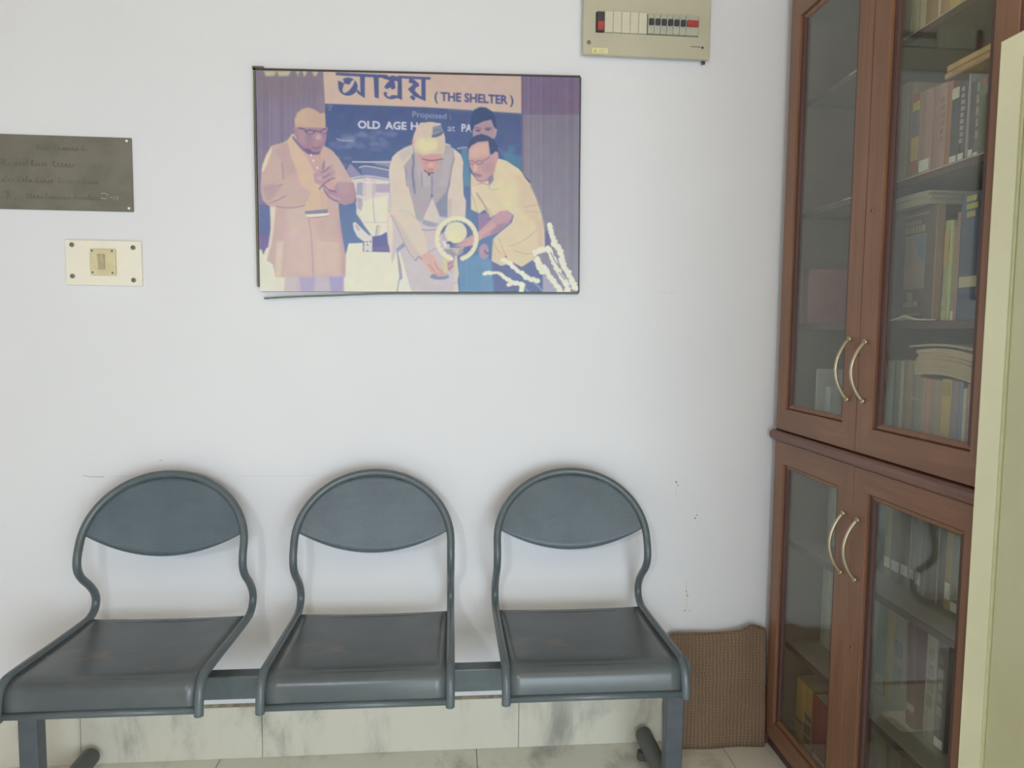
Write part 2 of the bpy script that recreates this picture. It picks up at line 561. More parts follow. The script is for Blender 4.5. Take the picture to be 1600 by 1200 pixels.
# ------------------------------------------------------------------ brass-less name plaque
pq = thing('wall_plaque', 'dark grey-olive metal plaque with faint cursive lettering, left of the framed photo', 'plaque', (-1.30, 0, 1.79))
def plq_mat():
    m, nt, b, out = newmat('tarnished_plate')
    c = mix(nt, ramp(nt, noise(nt, 9, 5), 0.35, 0.65), lin((107, 105, 92), 1.15), lin((119, 114, 105), 1.15))
    nt.links.new(c, b.inputs['Base Color'])
    b.inputs['Roughness'].default_value = 0.5
    b.inputs['Metallic'].default_value = 0.15
    return m
def loc_child(o, p, T):
    shift(o, p.location)
    o.parent = p
    o.location = (0, 0, 0)
    if T: pass
    return o
plate = loc_child(MB().box(-1.66, -0.936, -0.006, -0.0005, 1.690, 1.903, 0.0015, 1).obj('plate', plq_mat()), pq, 0)
for x, z in ((-0.949, 1.894), (-0.948, 1.700), (-1.648, 1.894), (-1.648, 1.700)):
    loc_child(MB().disc((x, -0.006, z), (0, -1, 0), 0.0038, 0.002, 12).obj('screw', M_WSCREW), pq, 0)
eng = MB()
def ribbon(mb, pts, w, y, mi=0):
    n = len(pts)
    L, R_ = [], []
    for i in range(n):
        a, b = pts[max(i - 1, 0)], pts[min(i + 1, n - 1)]
        d = Vector((b[0] - a[0], b[1] - a[1]))
        if d.length < 1e-9: d = Vector((1, 0))
        nn = Vector((-d.y, d.x)).normalized() * w / 2
        L.append(mb.bm.verts.new((pts[i][0] + nn.x, y, pts[i][1] + nn.y)))
        R_.append(mb.bm.verts.new((pts[i][0] - nn.x, y, pts[i][1] - nn.y)))
    for i in range(n - 1):
        f = mb.bm.faces.new((L[i], L[i + 1], R_[i + 1], R_[i]))
        f.material_index = mi
def scrawl(x0, x1, z, h, seed, w=0.0022):
    """worn, illegible joined handwriting: words of looping strokes"""
    r = random.Random(seed)
    x = x0
    while x < x1 - 0.01:
        wl = r.uniform(0.03, 0.07)
        pts = []
        t = 0
        while t < wl and x + t < x1:
            up = h * (1.0 if t == 0 or r.random() < 0.16 else 0.5) * r.uniform(0.8, 1.1)
            pts += [(x + t, z), (x + t + 0.0065, z + up * .8), (x + t + 0.0045, z + up), (x + t + 0.0025, z + up * 0.6), (x + t + 0.0055, z + up * .05)]
            t += r.uniform(0.008, 0.012)
        if len(pts) > 3:
            ribbon(eng, [tuple(p) for p in catmull(pts, 6)], w, -0.0063)
        x += wl + 0.014
scrawl(-1.20, -1.06, 1.862, 0.016, 1)
scrawl(-1.30, -1.10, 1.815, 0.016, 2)
scrawl(-1.31, -1.03, 1.768, 0.016, 3)
scrawl(-1.235, -1.03, 1.722, 0.016, 4)
# the capital M opening the last line
ribbon(eng, [(-1.292, 1.738), (-1.284, 1.742), (-1.287, 1.720), (-1.275, 1.744), (-1.276, 1.720), (-1.262, 1.744), (-1.264, 1.716), (-1.250, 1.726)], 0.0026, -0.0063)
# bright worn strokes at the end of the last line (a D-like loop, a dash and two upright ticks)
ribbon(eng, [tuple(p) for p in catmull([(-1.026, 1.740), (-1.016, 1.742), (-1.008, 1.738), (-1.006, 1.734)], 5)], 0.0016, -0.0064, 1)
ribbon(eng, [tuple(p) for p in catmull([(-1.027, 1.729), (-1.018, 1.726), (-1.009, 1.728)], 5)], 0.0016, -0.0064, 1)
ribbon(eng, [(-1.001, 1.731), (-0.993, 1.731)], 0.0014, -0.0064, 1)
ribbon(eng, [(-0.990, 1.724), (-0.986, 1.734)], 0.0012, -0.0064, 1)
ribbon(eng, [(-0.981, 1.722), (-0.979, 1.734)], 0.0014, -0.0064, 1)
loc_child(eng.obj('engraved_lettering', [paint((101, 99, 88), 0.6, 1.12, 0.2), paint((165, 162, 152), 0.5)]), pq, 0)

# ------------------------------------------------------------------ light switch
sw = thing('light_switch', 'cream switch board with one yellowed rocker switch and four corner screws, below the plaque', 'light switch', (-1.022, 0, 1.538))
M_SWP = simple('cream_board', (224, 218, 202), 1.2, 0.4, 0.02, 12)
M_SWY = simple('yellowed_plastic', (206, 194, 156), 1.15, 0.4, 0.05, 40)
M_SWR = simple('aged_rocker', (178, 164, 134), 1.1, 0.35, 0.08, 90)
loc_child(MB().box(-1.129, -0.915, -0.012, -0.0005, 1.473, 1.6045, 0.002, 2).obj('board', M_SWP), sw, 0)
for x, z in ((-1.109, 1.590), (-0.937, 1.585), (-1.110, 1.499), (-0.938, 1.490)):
    s_ = MB().disc((x, -0.012, z), (0, -1, 0), 0.0068, 0.003, 16)
    s_.box(x - 0.005, x + 0.005, -0.0156, -0.0148, z - 0.0008, z + 0.0008, mi=1)
    loc_child(s_.obj('screw', [M_SCREW, M_RUBBER]), sw, 0)
body = loc_child(MB().box(-1.056, -0.985, -0.021, -0.012, 1.502, 1.579, 0.003, 2).obj('switch_body', M_SWY), sw, 0)
for x, z in ((-1.049, 1.573), (-0.993, 1.573), (-1.049, 1.510), (-0.993, 1.510)):
    d_ = MB().disc((x, -0.021, z), (0, -1, 0), 0.0032, 0.0015, 10).obj('small_screw', M_SCREW)
    shift(d_, sw.location); d_.parent = body; d_.location = (0, 0, 0)
rk = MB().prism([(-0.0215, 1.519), (-0.025, 1.520), (-0.0265, 1.541), (-0.031, 1.561), (-0.0215, 1.563)], 'x', -1.031, -1.014)
r_ = rk.obj('rocker', M_SWR); shift(r_, sw.location); r_.parent = body; r_.location = (0, 0, 0)

# ------------------------------------------------------------------ distribution board
db = thing('breaker_box', 'beige metal circuit breaker box on the wall between framed photo and bookcase', 'breaker box', (0.587, 0, 2.40))
M_DB = simple('beige_enamel', (179, 174, 153), 1.2, 0.42, 0.03, 8)
M_DB2 = simple('cream_blank', (197, 193, 172), 1.2, 0.42, 0.03, 8)
M_MCB = simple('pale_breaker', (168, 170, 155), 1.2, 0.45, 0.04, 30)
M_BLK = simple('black_lever', (66, 64, 70), 1.1, 0.35, 0.08, 60)
M_RED = simple('red_lever', (172, 66, 66), 1.1, 0.4, 0.08, 60)
loc_child(MB().box(0.396, 0.779, -0.020, -0.0005, 2.196, 2.60, 0.003, 1).obj('back_box', M_DB), db, 0)
cv = MB().ring(-0.032, -0.020, (0.391, 0.784, 2.188, 2.605), (0.430, 0.746, 2.254, 2.312), bev=0.002)
for v in cv.bm.verts:
    v.co = Vector((v.co.y, v.co.x, v.co.z))
cover = loc_child(cv.obj('cover', M_DB), db, 0)
def sub(o, par, root):
    shift(o, root.location); o.parent = par; o.location = (0, 0, 0)
    return o
for x, z, rr in ((0.409, 2.222, 0.006), (0.761, 2.222, 0.0035), (0.405, 2.565, 0.006), (0.765, 2.565, 0.006)):
    sub(MB().disc((x, -0.032, z), (0, -1, 0), rr, 0.003, 14).obj('screw', M_SCREW if rr > .004 else M_BLK), cover, db)
sub(MB().tube([(0.772, -0.012, 2.188), (0.772, -0.012, 2.181)], 0.006, 12).obj('cable_plug', M_BLK), cover, db)
st = MB().box(0.419, 0.468, -0.0326, -0.0321, 2.192, 2.208)
stk = sub(st.obj('warning_sticker', paint((208, 204, 150), 0.5)), cover, db)
tri = MB()
tri.poly([(0.424, -0.0329, 2.1945), (0.434, -0.0329, 2.1945), (0.429, -0.0329, 2.2055)])
ribbon(tri, [(0.440, 2.203), (0.464, 2.203)], 0.0022, -0.0329, 1)
ribbon(tri, [(0.440, 2.197), (0.458, 2.197)], 0.0022, -0.0329, 1)
sub(tri.obj('sticker_print', [paint((188, 176, 90), 0.5), paint((188, 180, 168), 0.5)]), stk, db)
mkr = MB()
xx = 0.724
for wq in (0.004, 0.003, 0.005, 0.003, 0.004, 0.006):
    mkr.box(xx, xx + wq, -0.0324, -0.0321, 2.2228, 2.2252)
    xx += wq + 0.0012
sub(mkr.obj('maker_mark', M_BLK), cover, db)
def breaker(name, x0, x1, mats, lever, z0=2.2545, z1=2.3115):
    o = loc_child(MB().box(x0 + .0004, x1 - .0004, -0.040, -0.020, z0, z1, 0.001, 1).obj(name, mats), db, 0)
    if lever:
        for (a, b, m) in lever:
            sub(MB().box(a, b, -0.049, -0.0405, z0 + 0.023, z0 + 0.041, 0.0015, 1).obj('lever', m), o, db)
    return o
b0 = breaker('main_breaker', 0.431, 0.4545, M_BLK, None)
sub(MB().box(0.433, 0.4525, -0.046, -0.0405, 2.256, 2.281, 0.001, 1).obj('red_rocker', M_RED), b0, db)
bw = (0.585 - 0.4545) / 5
for i in range(5):
    breaker('blanking_plate', 0.4545 + i * bw, 0.4545 + (i + 1) * bw, M_DB2, None, 2.253, 2.314)
mw = 0.0196
for i in range(6):
    x0 = 0.587 + i * mw
    breaker('circuit_breaker', x0, x0 + mw, M_MCB, [(x0 + 0.003, x0 + mw - 0.003, M_BLK)])
x0 = 0.587 + 6 * mw
breaker('isolator', x0, x0 + 0.040, M_MCB, [(x0 + 0.002, x0 + 0.013, M_RED), (x0 + 0.013, x0 + 0.026, M_RED), (x0 + 0.026, x0 + 0.038, M_RED)])
loc_child(MB().box(0.587, 0.725, -0.0315, -0.0205, 2.3118, 2.3145).obj('rust_strip', paint((150, 112, 96), 0.6)), db, 0)

# ------------------------------------------------------------------ coir mat leaning between bench and bookcase
def mat_mat():
    m, nt, b, out = newmat('woven_coir')
    tc = nt.nodes.new('ShaderNodeTexCoord')
    sep = nt.nodes.new('ShaderNodeSeparateXYZ')
    nt.links.new(tc.outputs['Object'], sep.inputs[0])
    wob = math_n(nt, 'MULTIPLY', noise(nt, 30, 2), 0.012)
    wx = math_n(nt, 'SINE', math_n(nt, 'MULTIPLY', math_n(nt, 'ADD', sep.outputs[0], wob), 2 * math.pi / 0.0120))
    wz = math_n(nt, 'SINE', math_n(nt, 'MULTIPLY', math_n(nt, 'ADD', sep.outputs[2], wob), 2 * math.pi / 0.0085))
    w = math_n(nt, 'MULTIPLY', wx, wz)
    h = math_n(nt, 'ADD', math_n(nt, 'MULTIPLY', wx, 0.45), math_n(nt, 'MULTIPLY', math_n(nt, 'MULTIPLY', math_n(nt, 'ADD', w, wz), 0.5), 0.7))
    f = noise(nt, 140, 4, 0.7)
    big = noise(nt, 6, 3)
    c = mix(nt, ramp(nt, h, -0.8, 0.8), lin((96, 78, 64), 1.5), lin((126, 106, 88), 1.5))
    c = mix(nt, math_n(nt, 'MULTIPLY', ramp(nt, f, 0.35, 0.7), 0.4), c, lin((116, 98, 76), 1.35))
    c = mix(nt, math_n(nt, 'MULTIPLY', ramp(nt, big, 0.45, 0.7), 0.5), c, lin((102, 83, 73), 1.35))
    nt.links.new(c, b.inputs['Base Color'])
    b.inputs['Roughness'].default_value = 0.95
    b.inputs['Specular IOR Level'].default_value = 0.1
    bump(nt, b, math_n(nt, 'ADD', math_n(nt, 'MULTIPLY', h, 0.6), math_n(nt, 'MULTIPLY', f, 2.0)), 0.5, 0.0025)
    return m
mt = MB()
def mat_top(x):
    t = (x - 0.69) / (1.03 - 0.69)
    return 0.373 + 0.014 * t + 0.004 * math.sin(t * 9) + 0.012 * math.exp(-((t - 0.86) / 0.07) ** 2) - 0.02 * math.exp(-(t / 0.05) ** 2)
section = [(-0.062, 0.0), (-0.060, 0.25), (-0.054, 0.65), (-0.049, 0.93), (-0.043, 0.985), (-0.034, 1.0), (-0.025, 0.985), (-0.020, 0.93), (-0.022, 0.65), (-0.026, 0.25), (-0.030, 0.0), (-0.062, 0.0)]
def mat_fn(u, v):
    x = 0.699 + 0.329 * u
    k = v * (len(section) - 1)
    i = min(int(k), len(section) - 2)
    a, b = section[i], section[i + 1]
    t = k - i
    y = a[0] + (b[0] - a[0]) * t
    hz = a[1] + (b[1] - a[1]) * t
    z = 0.001 + hz * mat_top(x)
    return (x + 0.003 * math.sin(z * 40) * (1 if u < 0.05 else 0), y + 0.003 * math.sin(u * 11 + min(z, .3) * 9), z)
mo = mt.grid(mat_fn, 60, 55)
bmesh.ops.remove_doubles(mt.bm, verts=mt.bm.verts, dist=1e-5)
bmesh.ops.holes_fill(mt.bm, edges=[e for e in mt.bm.edges if e.is_boundary], sides=0)
mat_o = mt.obj('coir_mat', mat_mat())
shift(mat_o, (0.86, -0.045, 0.0))
tag(mat_o, 'brown woven coir mat folded and leaning on the wall between bench and bookcase', 'mat')

# ------------------------------------------------------------------ globe lamp on the wall behind the camera
gl = thing('wall_lamp', 'white globe lamp on the wall behind the camera', 'lamp', (-0.80, YB, 1.86))
loc_child(MB().disc((-0.80, YB, 1.86), (0, 1, 0), 0.06, 0.03, 20).obj('base', M_SWP), gl, 0)
loc_child(MB().tube([(-0.80, YB + 0.03, 1.86), (-0.80, YB + 0.12, 1.86)], 0.012, 10).obj('arm', M_STEEL), gl, 0)
def globe(name, loc, r, power, color, root):
    m = bpy.data.materials.new(name + '_glow')
    m.use_nodes = True
    nt = m.node_tree
    nt.nodes.clear()
    out = nt.nodes.new('ShaderNodeOutputMaterial')
    e = nt.nodes.new('ShaderNodeEmission')
    e.inputs[0].default_value = (*color, 1)
    e.inputs[1].default_value = power / (math.pi * 4 * math.pi * r * r)
    nt.links.new(e.outputs[0], out.inputs[0])
    mb = MB()
    bmesh.ops.create_icosphere(mb.bm, subdivisions=2, radius=r, matrix=Matrix.Translation(Vector(loc)))
    for f in mb.bm.faces: f.smooth = True
    return loc_child(mb.obj(name, m), root, 0)
globe('glass_globe', (-0.80, YB + 0.20, 1.86), 0.08, LAMP_E, (0.93, 0.965, 1.0), gl)

# ------------------------------------------------------------------ added unseen bulb, warms the wall top and brightens its right side
cl = thing('added_fill_lamp', 'added warm fill bulb hung from the ceiling behind the camera', 'lamp', (0.72, -2.95, ZC))
loc_child(MB().disc((0.72, -2.95, ZC), (0, 0, -1), 0.05, 0.025, 20).obj('ceiling_rose', M_SWP), cl, 0)
loc_child(MB().tube([(0.72, -2.95, ZC - .02), (0.72, -2.95, ZC - .16)], 0.004, 8).obj('cord', M_BLK), cl, 0)
loc_child(MB().tube([(0.72, -2.95, ZC - .15), (0.72, -2.95, ZC - .20)], 0.018, 14).obj('bulb_holder', M_SWP), cl, 0)
globe('fill_bulb', (0.72, -2.95, ZC - .25), 0.055, BULB_E, (1.0, 0.76, 0.40), cl)

# ------------------------------------------------------------------ the framed photographic print
PX0, PY0, SC = 394.0, 100.0, 2.0
BW, BH = int(516 * SC), int(364 * SC)
buf = np.zeros((BH, BW, 3), np.float32) + np.array((105, 120, 150), np.float32)
gy, gx = np.mgrid[0:BH, 0:BW].astype(np.float32)

KA, KB, KC, KD = (380, 90, 5.3333), (640, 90, 5.3333), (380, 280, 5.3333), (640, 280, 5.3333)
K1, K2, K3 = (400, 150, 8.571), (590, 180, 10.907), (710, 160, 9.231)
K4, K5, K6 = (400, 280, 6.667), (590, 280, 6.667), (730, 270, 6.317)
K7, K8 = (510, 100, 8.889), (520, 240, 7.5)
def P(k, *pts):
    return [(k[0] + x / k[2], k[1] + y / k[2]) for x, y in pts]
def toB(pts):
    return np.array([((x - PX0) * SC, (y - PY0) * SC) for x, y in pts], np.float32)
def cover_poly(pts, feather):
    q = toB(pts)
    pad = feather * SC + 2
    x0, x1 = int(max(0, q[:, 0].min() - pad)), int(min(BW, q[:, 0].max() + pad + 1))
    y0, y1 = int(max(0, q[:, 1].min() - pad)), int(min(BH, q[:, 1].max() + pad + 1))
    if x1 <= x0 or y1 <= y0:
        return None
    X, Y = gx[y0:y1, x0:x1] + .5, gy[y0:y1, x0:x1] + .5
    ins = np.zeros(X.shape, bool)
    d2 = np.full(X.shape, 1e9, np.float32)
    n = len(q)
    for i in range(n):
        ax, ay = q[i]; bx_, by_ = q[(i + 1) % n]
        if ay != by_:
            c = ((ay > Y) != (by_ > Y)) & (X < (bx_ - ax) * (Y - ay) / (by_ - ay) + ax)
            ins ^= c
        dx, dy = bx_ - ax, by_ - ay
        L = dx * dx + dy * dy + 1e-9
        t = np.clip(((X - ax) * dx + (Y - ay) * dy) / L, 0, 1)
        d2 = np.minimum(d2, (X - ax - t * dx) ** 2 + (Y - ay - t * dy) ** 2)
    sd = np.sqrt(d2) * np.where(ins, 1, -1)
    return (y0, y1, x0, x1), np.clip(0.5 + sd / max(1.0, feather * SC), 0, 1)
def put(cv_, col, alpha):
    if cv_ is None: return
    (y0, y1, x0, x1), c = cv_
    c = (c * alpha)[..., None]
    buf[y0:y1, x0:x1] = buf[y0:y1, x0:x1] * (1 - c) + np.array(col, np.float32) * c
def F(pts, col, feather=0.7, alpha=1.0, smooth=False):
    if smooth:
        pts = [tuple(p) for p in catmull(pts, 4, True)]
    put(cover_poly(pts, feather), col, alpha)
def Lw(pts, w, col, alpha=1.0, smooth=True, feather=0.8):
    if smooth and len(pts) > 2:
        pts = [tuple(p) for p in catmull(pts, 4)]
    q = toB(pts)
    pad = w * SC + 3
    x0, x1 = int(max(0, q[:, 0].min() - pad)), int(min(BW, q[:, 0].max() + pad))
    y0, y1 = int(max(0, q[:, 1].min() - pad)), int(min(BH, q[:, 1].max() + pad))
    if x1 <= x0 or y1 <= y0: return
    X, Y = gx[y0:y1, x0:x1] + .5, gy[y0:y1, x0:x1] + .5
    d2 = np.full(X.shape, 1e9, np.float32)
    for i in range(len(q) - 1):
        ax, ay = q[i]; dx, dy = q[i + 1] - q[i]
        t = np.clip(((X - ax) * dx + (Y - ay) * dy) / (dx * dx + dy * dy + 1e-9), 0, 1)
        d2 = np.minimum(d2, (X - ax - t * dx) ** 2 + (Y - ay - t * dy) ** 2)
    put(((y0, y1, x0, x1), np.clip(0.5 + (w * SC / 2 - np.sqrt(d2)) / (feather * SC), 0, 1)), col, alpha)
def EL(c, rx, ry, col, feather=0.8, alpha=1.0):
    F([(c[0] + rx * math.cos(t / 24 * 6.2832), c[1] + ry * math.sin(t / 24 * 6.2832)) for t in range(24)], col, feather, alpha)
def GRAD(x0, y0, x1, y1, ct, cb):
    a, b = int((x0 - PX0) * SC), int((x1 - PX0) * SC)
    c, d = int((y0 - PY0) * SC), int((y1 - PY0) * SC)
    a, c = max(a, 0), max(c, 0); b, d = min(b, BW), min(d, BH)
    t = np.linspace(0, 1, d - c)[:, None, None]
    buf[c:d, a:b] = np.array(ct) * (1 - t) + np.array(cb) * t
nrs = np.random.RandomState(3)
def STRIPES(x0, y0, x1, y1, amp, wid):
    a, b = int((x0 - PX0) * SC), int((x1 - PX0) * SC)
    c, d = int((y0 - PY0) * SC), int((y1 - PY0) * SC)
    a, c = max(a, 0), max(c, 0); b, d = min(b, BW), min(d, BH)
    v = nrs.randn(b - a)
    k = np.ones(int(wid * SC)) / (wid * SC)
    v = np.convolve(v, k, 'same')
    v = v / (v.std() + 1e-6) * amp
    buf[c:d, a:b] += v[None, :, None]
def BLOTCH(x0, y0, x1, y1, n, col, r0, r1, alpha):
    for _ in range(n):
        EL((nrs.uniform(x0, x1), nrs.uniform(y0, y1)), nrs.uniform(r0, r1), nrs.uniform(r0, r1) * .5, col, 4, alpha)

_tdep = None
def TEXT(s, x0, x1, yb0, yb1, cap, col, bold=0.0, alpha=1.0, slant=0.0):
    """letters from the built-in typeface, fitted between x0..x1 on the base line"""
    cu = bpy.data.curves.new('t', 'FONT')
    cu.body = s
    cu.size = 1.0
    cu.offset = bold
    cu.resolution_u = 3
    o = bpy.data.objects.new('t', cu)
    COL.objects.link(o)
    dg = bpy.context.evaluated_depsgraph_get()
    dg.update()
    me = o.evaluated_get(dg).to_mesh()
    vs = np.array([v.co[:2] for v in me.vertices])
    me.calc_loop_triangles()
    tris = [tuple(t.vertices) for t in me.loop_triangles]
    o.evaluated_get(dg).to_mesh_clear()
    bpy.data.objects.remove(o)
    bpy.data.curves.remove(cu)
    xa, xb = vs[:, 0].min(), vs[:, 0].max()
    mask = np.zeros((BH * 2, BW * 2), bool)
    capu = 0.70
    X = x0 + (vs[:, 0] - xa) / (xb - xa) * (x1 - x0)
    base = yb0 + (X - x0) / (x1 - x0) * (yb1 - yb0)
    Y = base - vs[:, 1] / capu * cap
    X = (X - PX0) * SC * 2; Y = (Y - PY0) * SC * 2
    for t in tris:
        tx, ty = X[list(t)], Y[list(t)]
        a, b = max(int(tx.min()), 0), min(int(tx.max()) + 2, BW * 2)
        c, d = max(int(ty.min()), 0), min(int(ty.max()) + 2, BH * 2)
        if b <= a or d <= c: continue
        gx2, gy2 = np.meshgrid(np.arange(a, b) + .5, np.arange(c, d) + .5)
        s0 = (tx[1] - tx[0]) * (gy2 - ty[0]) - (ty[1] - ty[0]) * (gx2 - tx[0])
        s1 = (tx[2] - tx[1]) * (gy2 - ty[1]) - (ty[2] - ty[1]) * (gx2 - tx[1])
        s2 = (tx[0] - tx[2]) * (gy2 - ty[2]) - (ty[0] - ty[2]) * (gx2 - tx[2])
        mask[c:d, a:b] |= ((s0 >= 0) & (s1 >= 0) & (s2 >= 0)) | ((s0 <= 0) & (s1 <= 0) & (s2 <= 0))
    cov = mask.reshape(BH, 2, BW, 2).mean((1, 3)).astype(np.float32)
    k = np.array([.15, .7, .15], np.float32)
    cov = np.apply_along_axis(lambda r: np.convolve(r, k, 'same'), 0, cov)
    cov = np.apply_along_axis(lambda r: np.convolve(r, k, 'same'), 1, cov)
    c = (cov * alpha)[..., None]
    buf[:] = buf * (1 - c) + np.array(col, np.float32) * c

# --- curtains, banner, blue backdrop
GRAD(394, 100, 506, 464, (131, 117, 136), (140, 128, 152))
STRIPES(394, 100, 506, 464, 3.5, 3)
EL((452, 128), 60, 30, (128, 115, 122), 20, .6)
for a, b in ((170, 270), (275, 385), (430, 460), (480, 520), (560, 610)):
    F(P(KA, (a, 112), (b, 112), (b - 15, 150), (a + 15, 155)), (200, 192, 142), 3, .8)
GRAD(505, 160, 815, 464, (76, 90, 130), (100, 118, 158))
for t in range(6):
    F([(505, 255 + t * 20), (815, 260 + t * 20), (815, 464), (505, 464)], (104, 126, 160), 20, .18)
F([(501, 100), (812, 100), (812, 176), (660, 166.5), (504.6, 161)], (198, 170, 154), .8)
F([(640, 100), (812, 100), (812, 173), (700, 168)], (190, 163, 152), 14, .5)
GRAD(812, 100, 912, 178, (116, 100, 128), (116, 100, 124))
GRAD(812, 178, 912, 464, (126, 118, 132), (144, 140, 152))
STRIPES(812, 100, 912, 464, 3.0, 3)
F([(811, 100), (814, 100), (816, 300), (813, 300)], (112, 92, 118), 1.5, .7)
# clouds of the painted sky
BLOTCH(515, 205, 608, 232, 26, (124, 132, 164), 4, 12, .30)
BLOTCH(506, 215, 545, 260, 14, (140, 142, 168), 3, 8, .35)
Lw(P(KA, (760, 665), (800, 680), (900, 685)), 1.6, (165, 165, 185), .9)
Lw(P(KA, (690, 400), (720, 395), (700, 430)), 3, (125, 118, 150), .7)
Lw(P(K3, (0, 650), (60, 640), (110, 632), (140, 645)), 1.8, (176, 178, 190), .9)
F(P(K3, (60, 650), (140, 650), (160, 800), (190, 1190), (80, 1190)), (96, 138, 162), 3, .8)
BLOTCH(775, 225, 810, 262, 16, (84, 132, 158), 4, 10, .3)
F(P(K3, (590, 640), (760, 720), (940, 770), (940, 950), (700, 820)), (84, 130, 156), 5, .6)
# the drawn building on the backdrop
def b8(*p): return P(K8, *p)
F(b8((175, 100), (310, 245), (180, 275), (130, 180)), (150, 140, 165), 1.5, .9)
F(b8((300, 150), (380, 140), (620, 180), (640, 280), (380, 260), (310, 245)), (120, 124, 158), 1.5, .9)
F(b8((430, 80), (640, 70), (640, 150), (480, 120)), (165, 156, 172), 5, .7)
Lw(b8((200, 82), (420, 85), (640, 85)), 1.8, (208, 196, 196))
Lw(b8((280, 150), (370, 132), (620, 178)), 1.7, (204, 190, 192))
Lw(b8((185, 278), (370, 248), (620, 285)), 2.0, (206, 192, 192))
F(b8((180, 290), (370, 262), (625, 298), (640, 700), (620, 1060), (430, 960), (340, 830), (245, 690), (245, 500)), (206, 194, 186), 1.5)
F(b8((250, 330), (320, 320), (320, 480), (250, 470)), (150, 142, 170), 2, .8)
F(b8((470, 340), (625, 340), (640, 440), (470, 440)), (166, 148, 172), 2, .8)
F(b8((240, 560), (600, 480), (600, 900), (530, 950), (430, 955), (330, 820)), (215, 208, 184), 3)
F(b8((255, 500), (310, 510), (320, 580), (300, 660), (255, 620)), (160, 142, 166), 2, .7)
for a in (330, 350, 430, 460):
    Lw(b8((a, 280), (a + 4, 480)), .9, (172, 156, 172), .8)
Lw(b8((320, 320), (480, 328), (630, 320)), 1.5, (220, 206, 200))
Lw(b8((455, 330), (440, 560), (460, 800)), 1.2, (160, 142, 164), .7)
Lw(b8((300, 795), (600, 792)), .8, (176, 160, 160), .7)
for a, b in ((480, 470), (490, 480), (520, 500), (500, 470)):
    Lw(b8((a, 830), (b, 945)), .8, (140, 124, 130), .7)
F(b8((430, 960), (530, 945), (600, 905), (620, 1140), (430, 1140)), (104, 104, 150), 1)
F(b8((430, 1090), (620, 1080), (620, 1140), (430, 1140)), (128, 108, 146), 3, .7)
F(b8((205, 800), (235, 790), (390, 945), (430, 950), (430, 1140), (335, 1140), (330, 1020), (255, 960), (215, 880)), (208, 200, 192), 1)
F(b8((225, 820), (250, 820), (290, 880), (270, 890)), (170, 150, 150), 1.5, .8)
for x, y in ((335, 1025), (330, 1060), (370, 1025), (410, 1020), (375, 1060), (375, 1130)):
    EL(b8((x, y))[0], 1.4, 1.0, (96, 100, 130), .8)
# white table in front
F([(541, 379), (563, 378), (563, 392), (604, 393), (630, 392), (640, 464), (520, 464)], (216, 209, 186), .8)
F([(394, 392), (440, 380), (440, 464), (394, 464)], (215, 208, 188), 1.2)
F(P(K4, (30, 245), (140, 265), (150, 500), (130, 640), (75, 775), (35, 560)), (100, 112, 152), 1)
F(P(K4, (35, 570), (130, 560), (130, 640), (75, 775), (45, 690)), (122, 108, 152), 2)

# --- lettering on the banner
LET = (82, 90, 134)
TEXT('( THE SHELTER )', 674, 799, 155.8, 162.0, 13.0, (80, 84, 130), 0.030)
TEXT('Proposed :', 639.8, 700, 181.5, 185.0, 9.0, (152, 160, 182), 0.004)
TEXT('OLD', 555, 589.5, 198.6, 199.8, 11.5, (202, 196, 204), 0.032)
TEXT('AGE', 597, 630.5, 200.0, 200.9, 11.5, (202, 196, 204), 0.032)
TEXT('HOME', 637, 684.5, 201.0, 203.0, 11.5, (202, 196, 204), 0.032)
TEXT('at', 694.5, 706.5, 203.2, 203.8, 10.5, (182, 182, 196), 0.004)
TEXT('PA', 716.5, 733.5, 203.8, 204.4, 11.5, (202, 196, 204), 0.032)
# Bengali headline, drawn letter by letter
def b7(*p): return P(K7, *p)
CRM = (197, 169, 153)
F(b7((100, 116), (800, 150), (820, 175), (880, 158), (950, 175), (960, 160), (1405, 182), (1400, 217), (1000, 198), (800, 192), (735, 190), (98, 156)), LET, .7)
EL(b7((265, 310))[0], 132 / 8.889, 124 / 8.889, LET, .7)
F(b7((110, 225), (140, 228), (212, 268), (280, 280), (318, 228), (348, 214), (358, 232), (330, 300), (280, 365), (225, 398), (196, 392), (188, 350), (212, 272), (205, 222), (130, 150), (100, 200)), CRM, .7)
F(b7((128, 235), (145, 232), (205, 268), (190, 330), (188, 375), (210, 400), (170, 395), (140, 350), (130, 290)), LET, .7)
F(b7((205, 225), (240, 190), (270, 184), (330, 205), (285, 280)), LET, .7)
F(b7((430, 160), (495, 165), (495, 467), (400, 405), (380, 375), (400, 350), (436, 392)), LET, .7)
F(b7((615, 170), (685, 175), (687, 470), (630, 456)), LET, .7)
F(b7((950, 160), (1003, 165), (1008, 492), (945, 466)), LET, .7)
F(b7((735, 165), (800, 155), (830, 185), (880, 158), (940, 190), (955, 240), (930, 235), (900, 232), (912, 290), (918, 330), (872, 352), (846, 320), (800, 347), (760, 318), (800, 260), (838, 228), (740, 195)), LET, .7)
F(b7((768, 382), (803, 388), (795, 425), (822, 452), (872, 424), (945, 430), (945, 466), (862, 484), (800, 470), (762, 432), (753, 398)), LET, .7)
F(b7((1275, 180), (1335, 185), (1335, 508), (1175, 440), (1088, 345), (1165, 275), (1098, 252), (1112, 192), (1175, 215), (1235, 265), (1248, 300), (1198, 325), (1183, 365), (1262, 440), (1276, 442)), LET, .7)
F(b7((1112, 452), (1150, 424), (1198, 466), (1165, 502)), LET, .7)

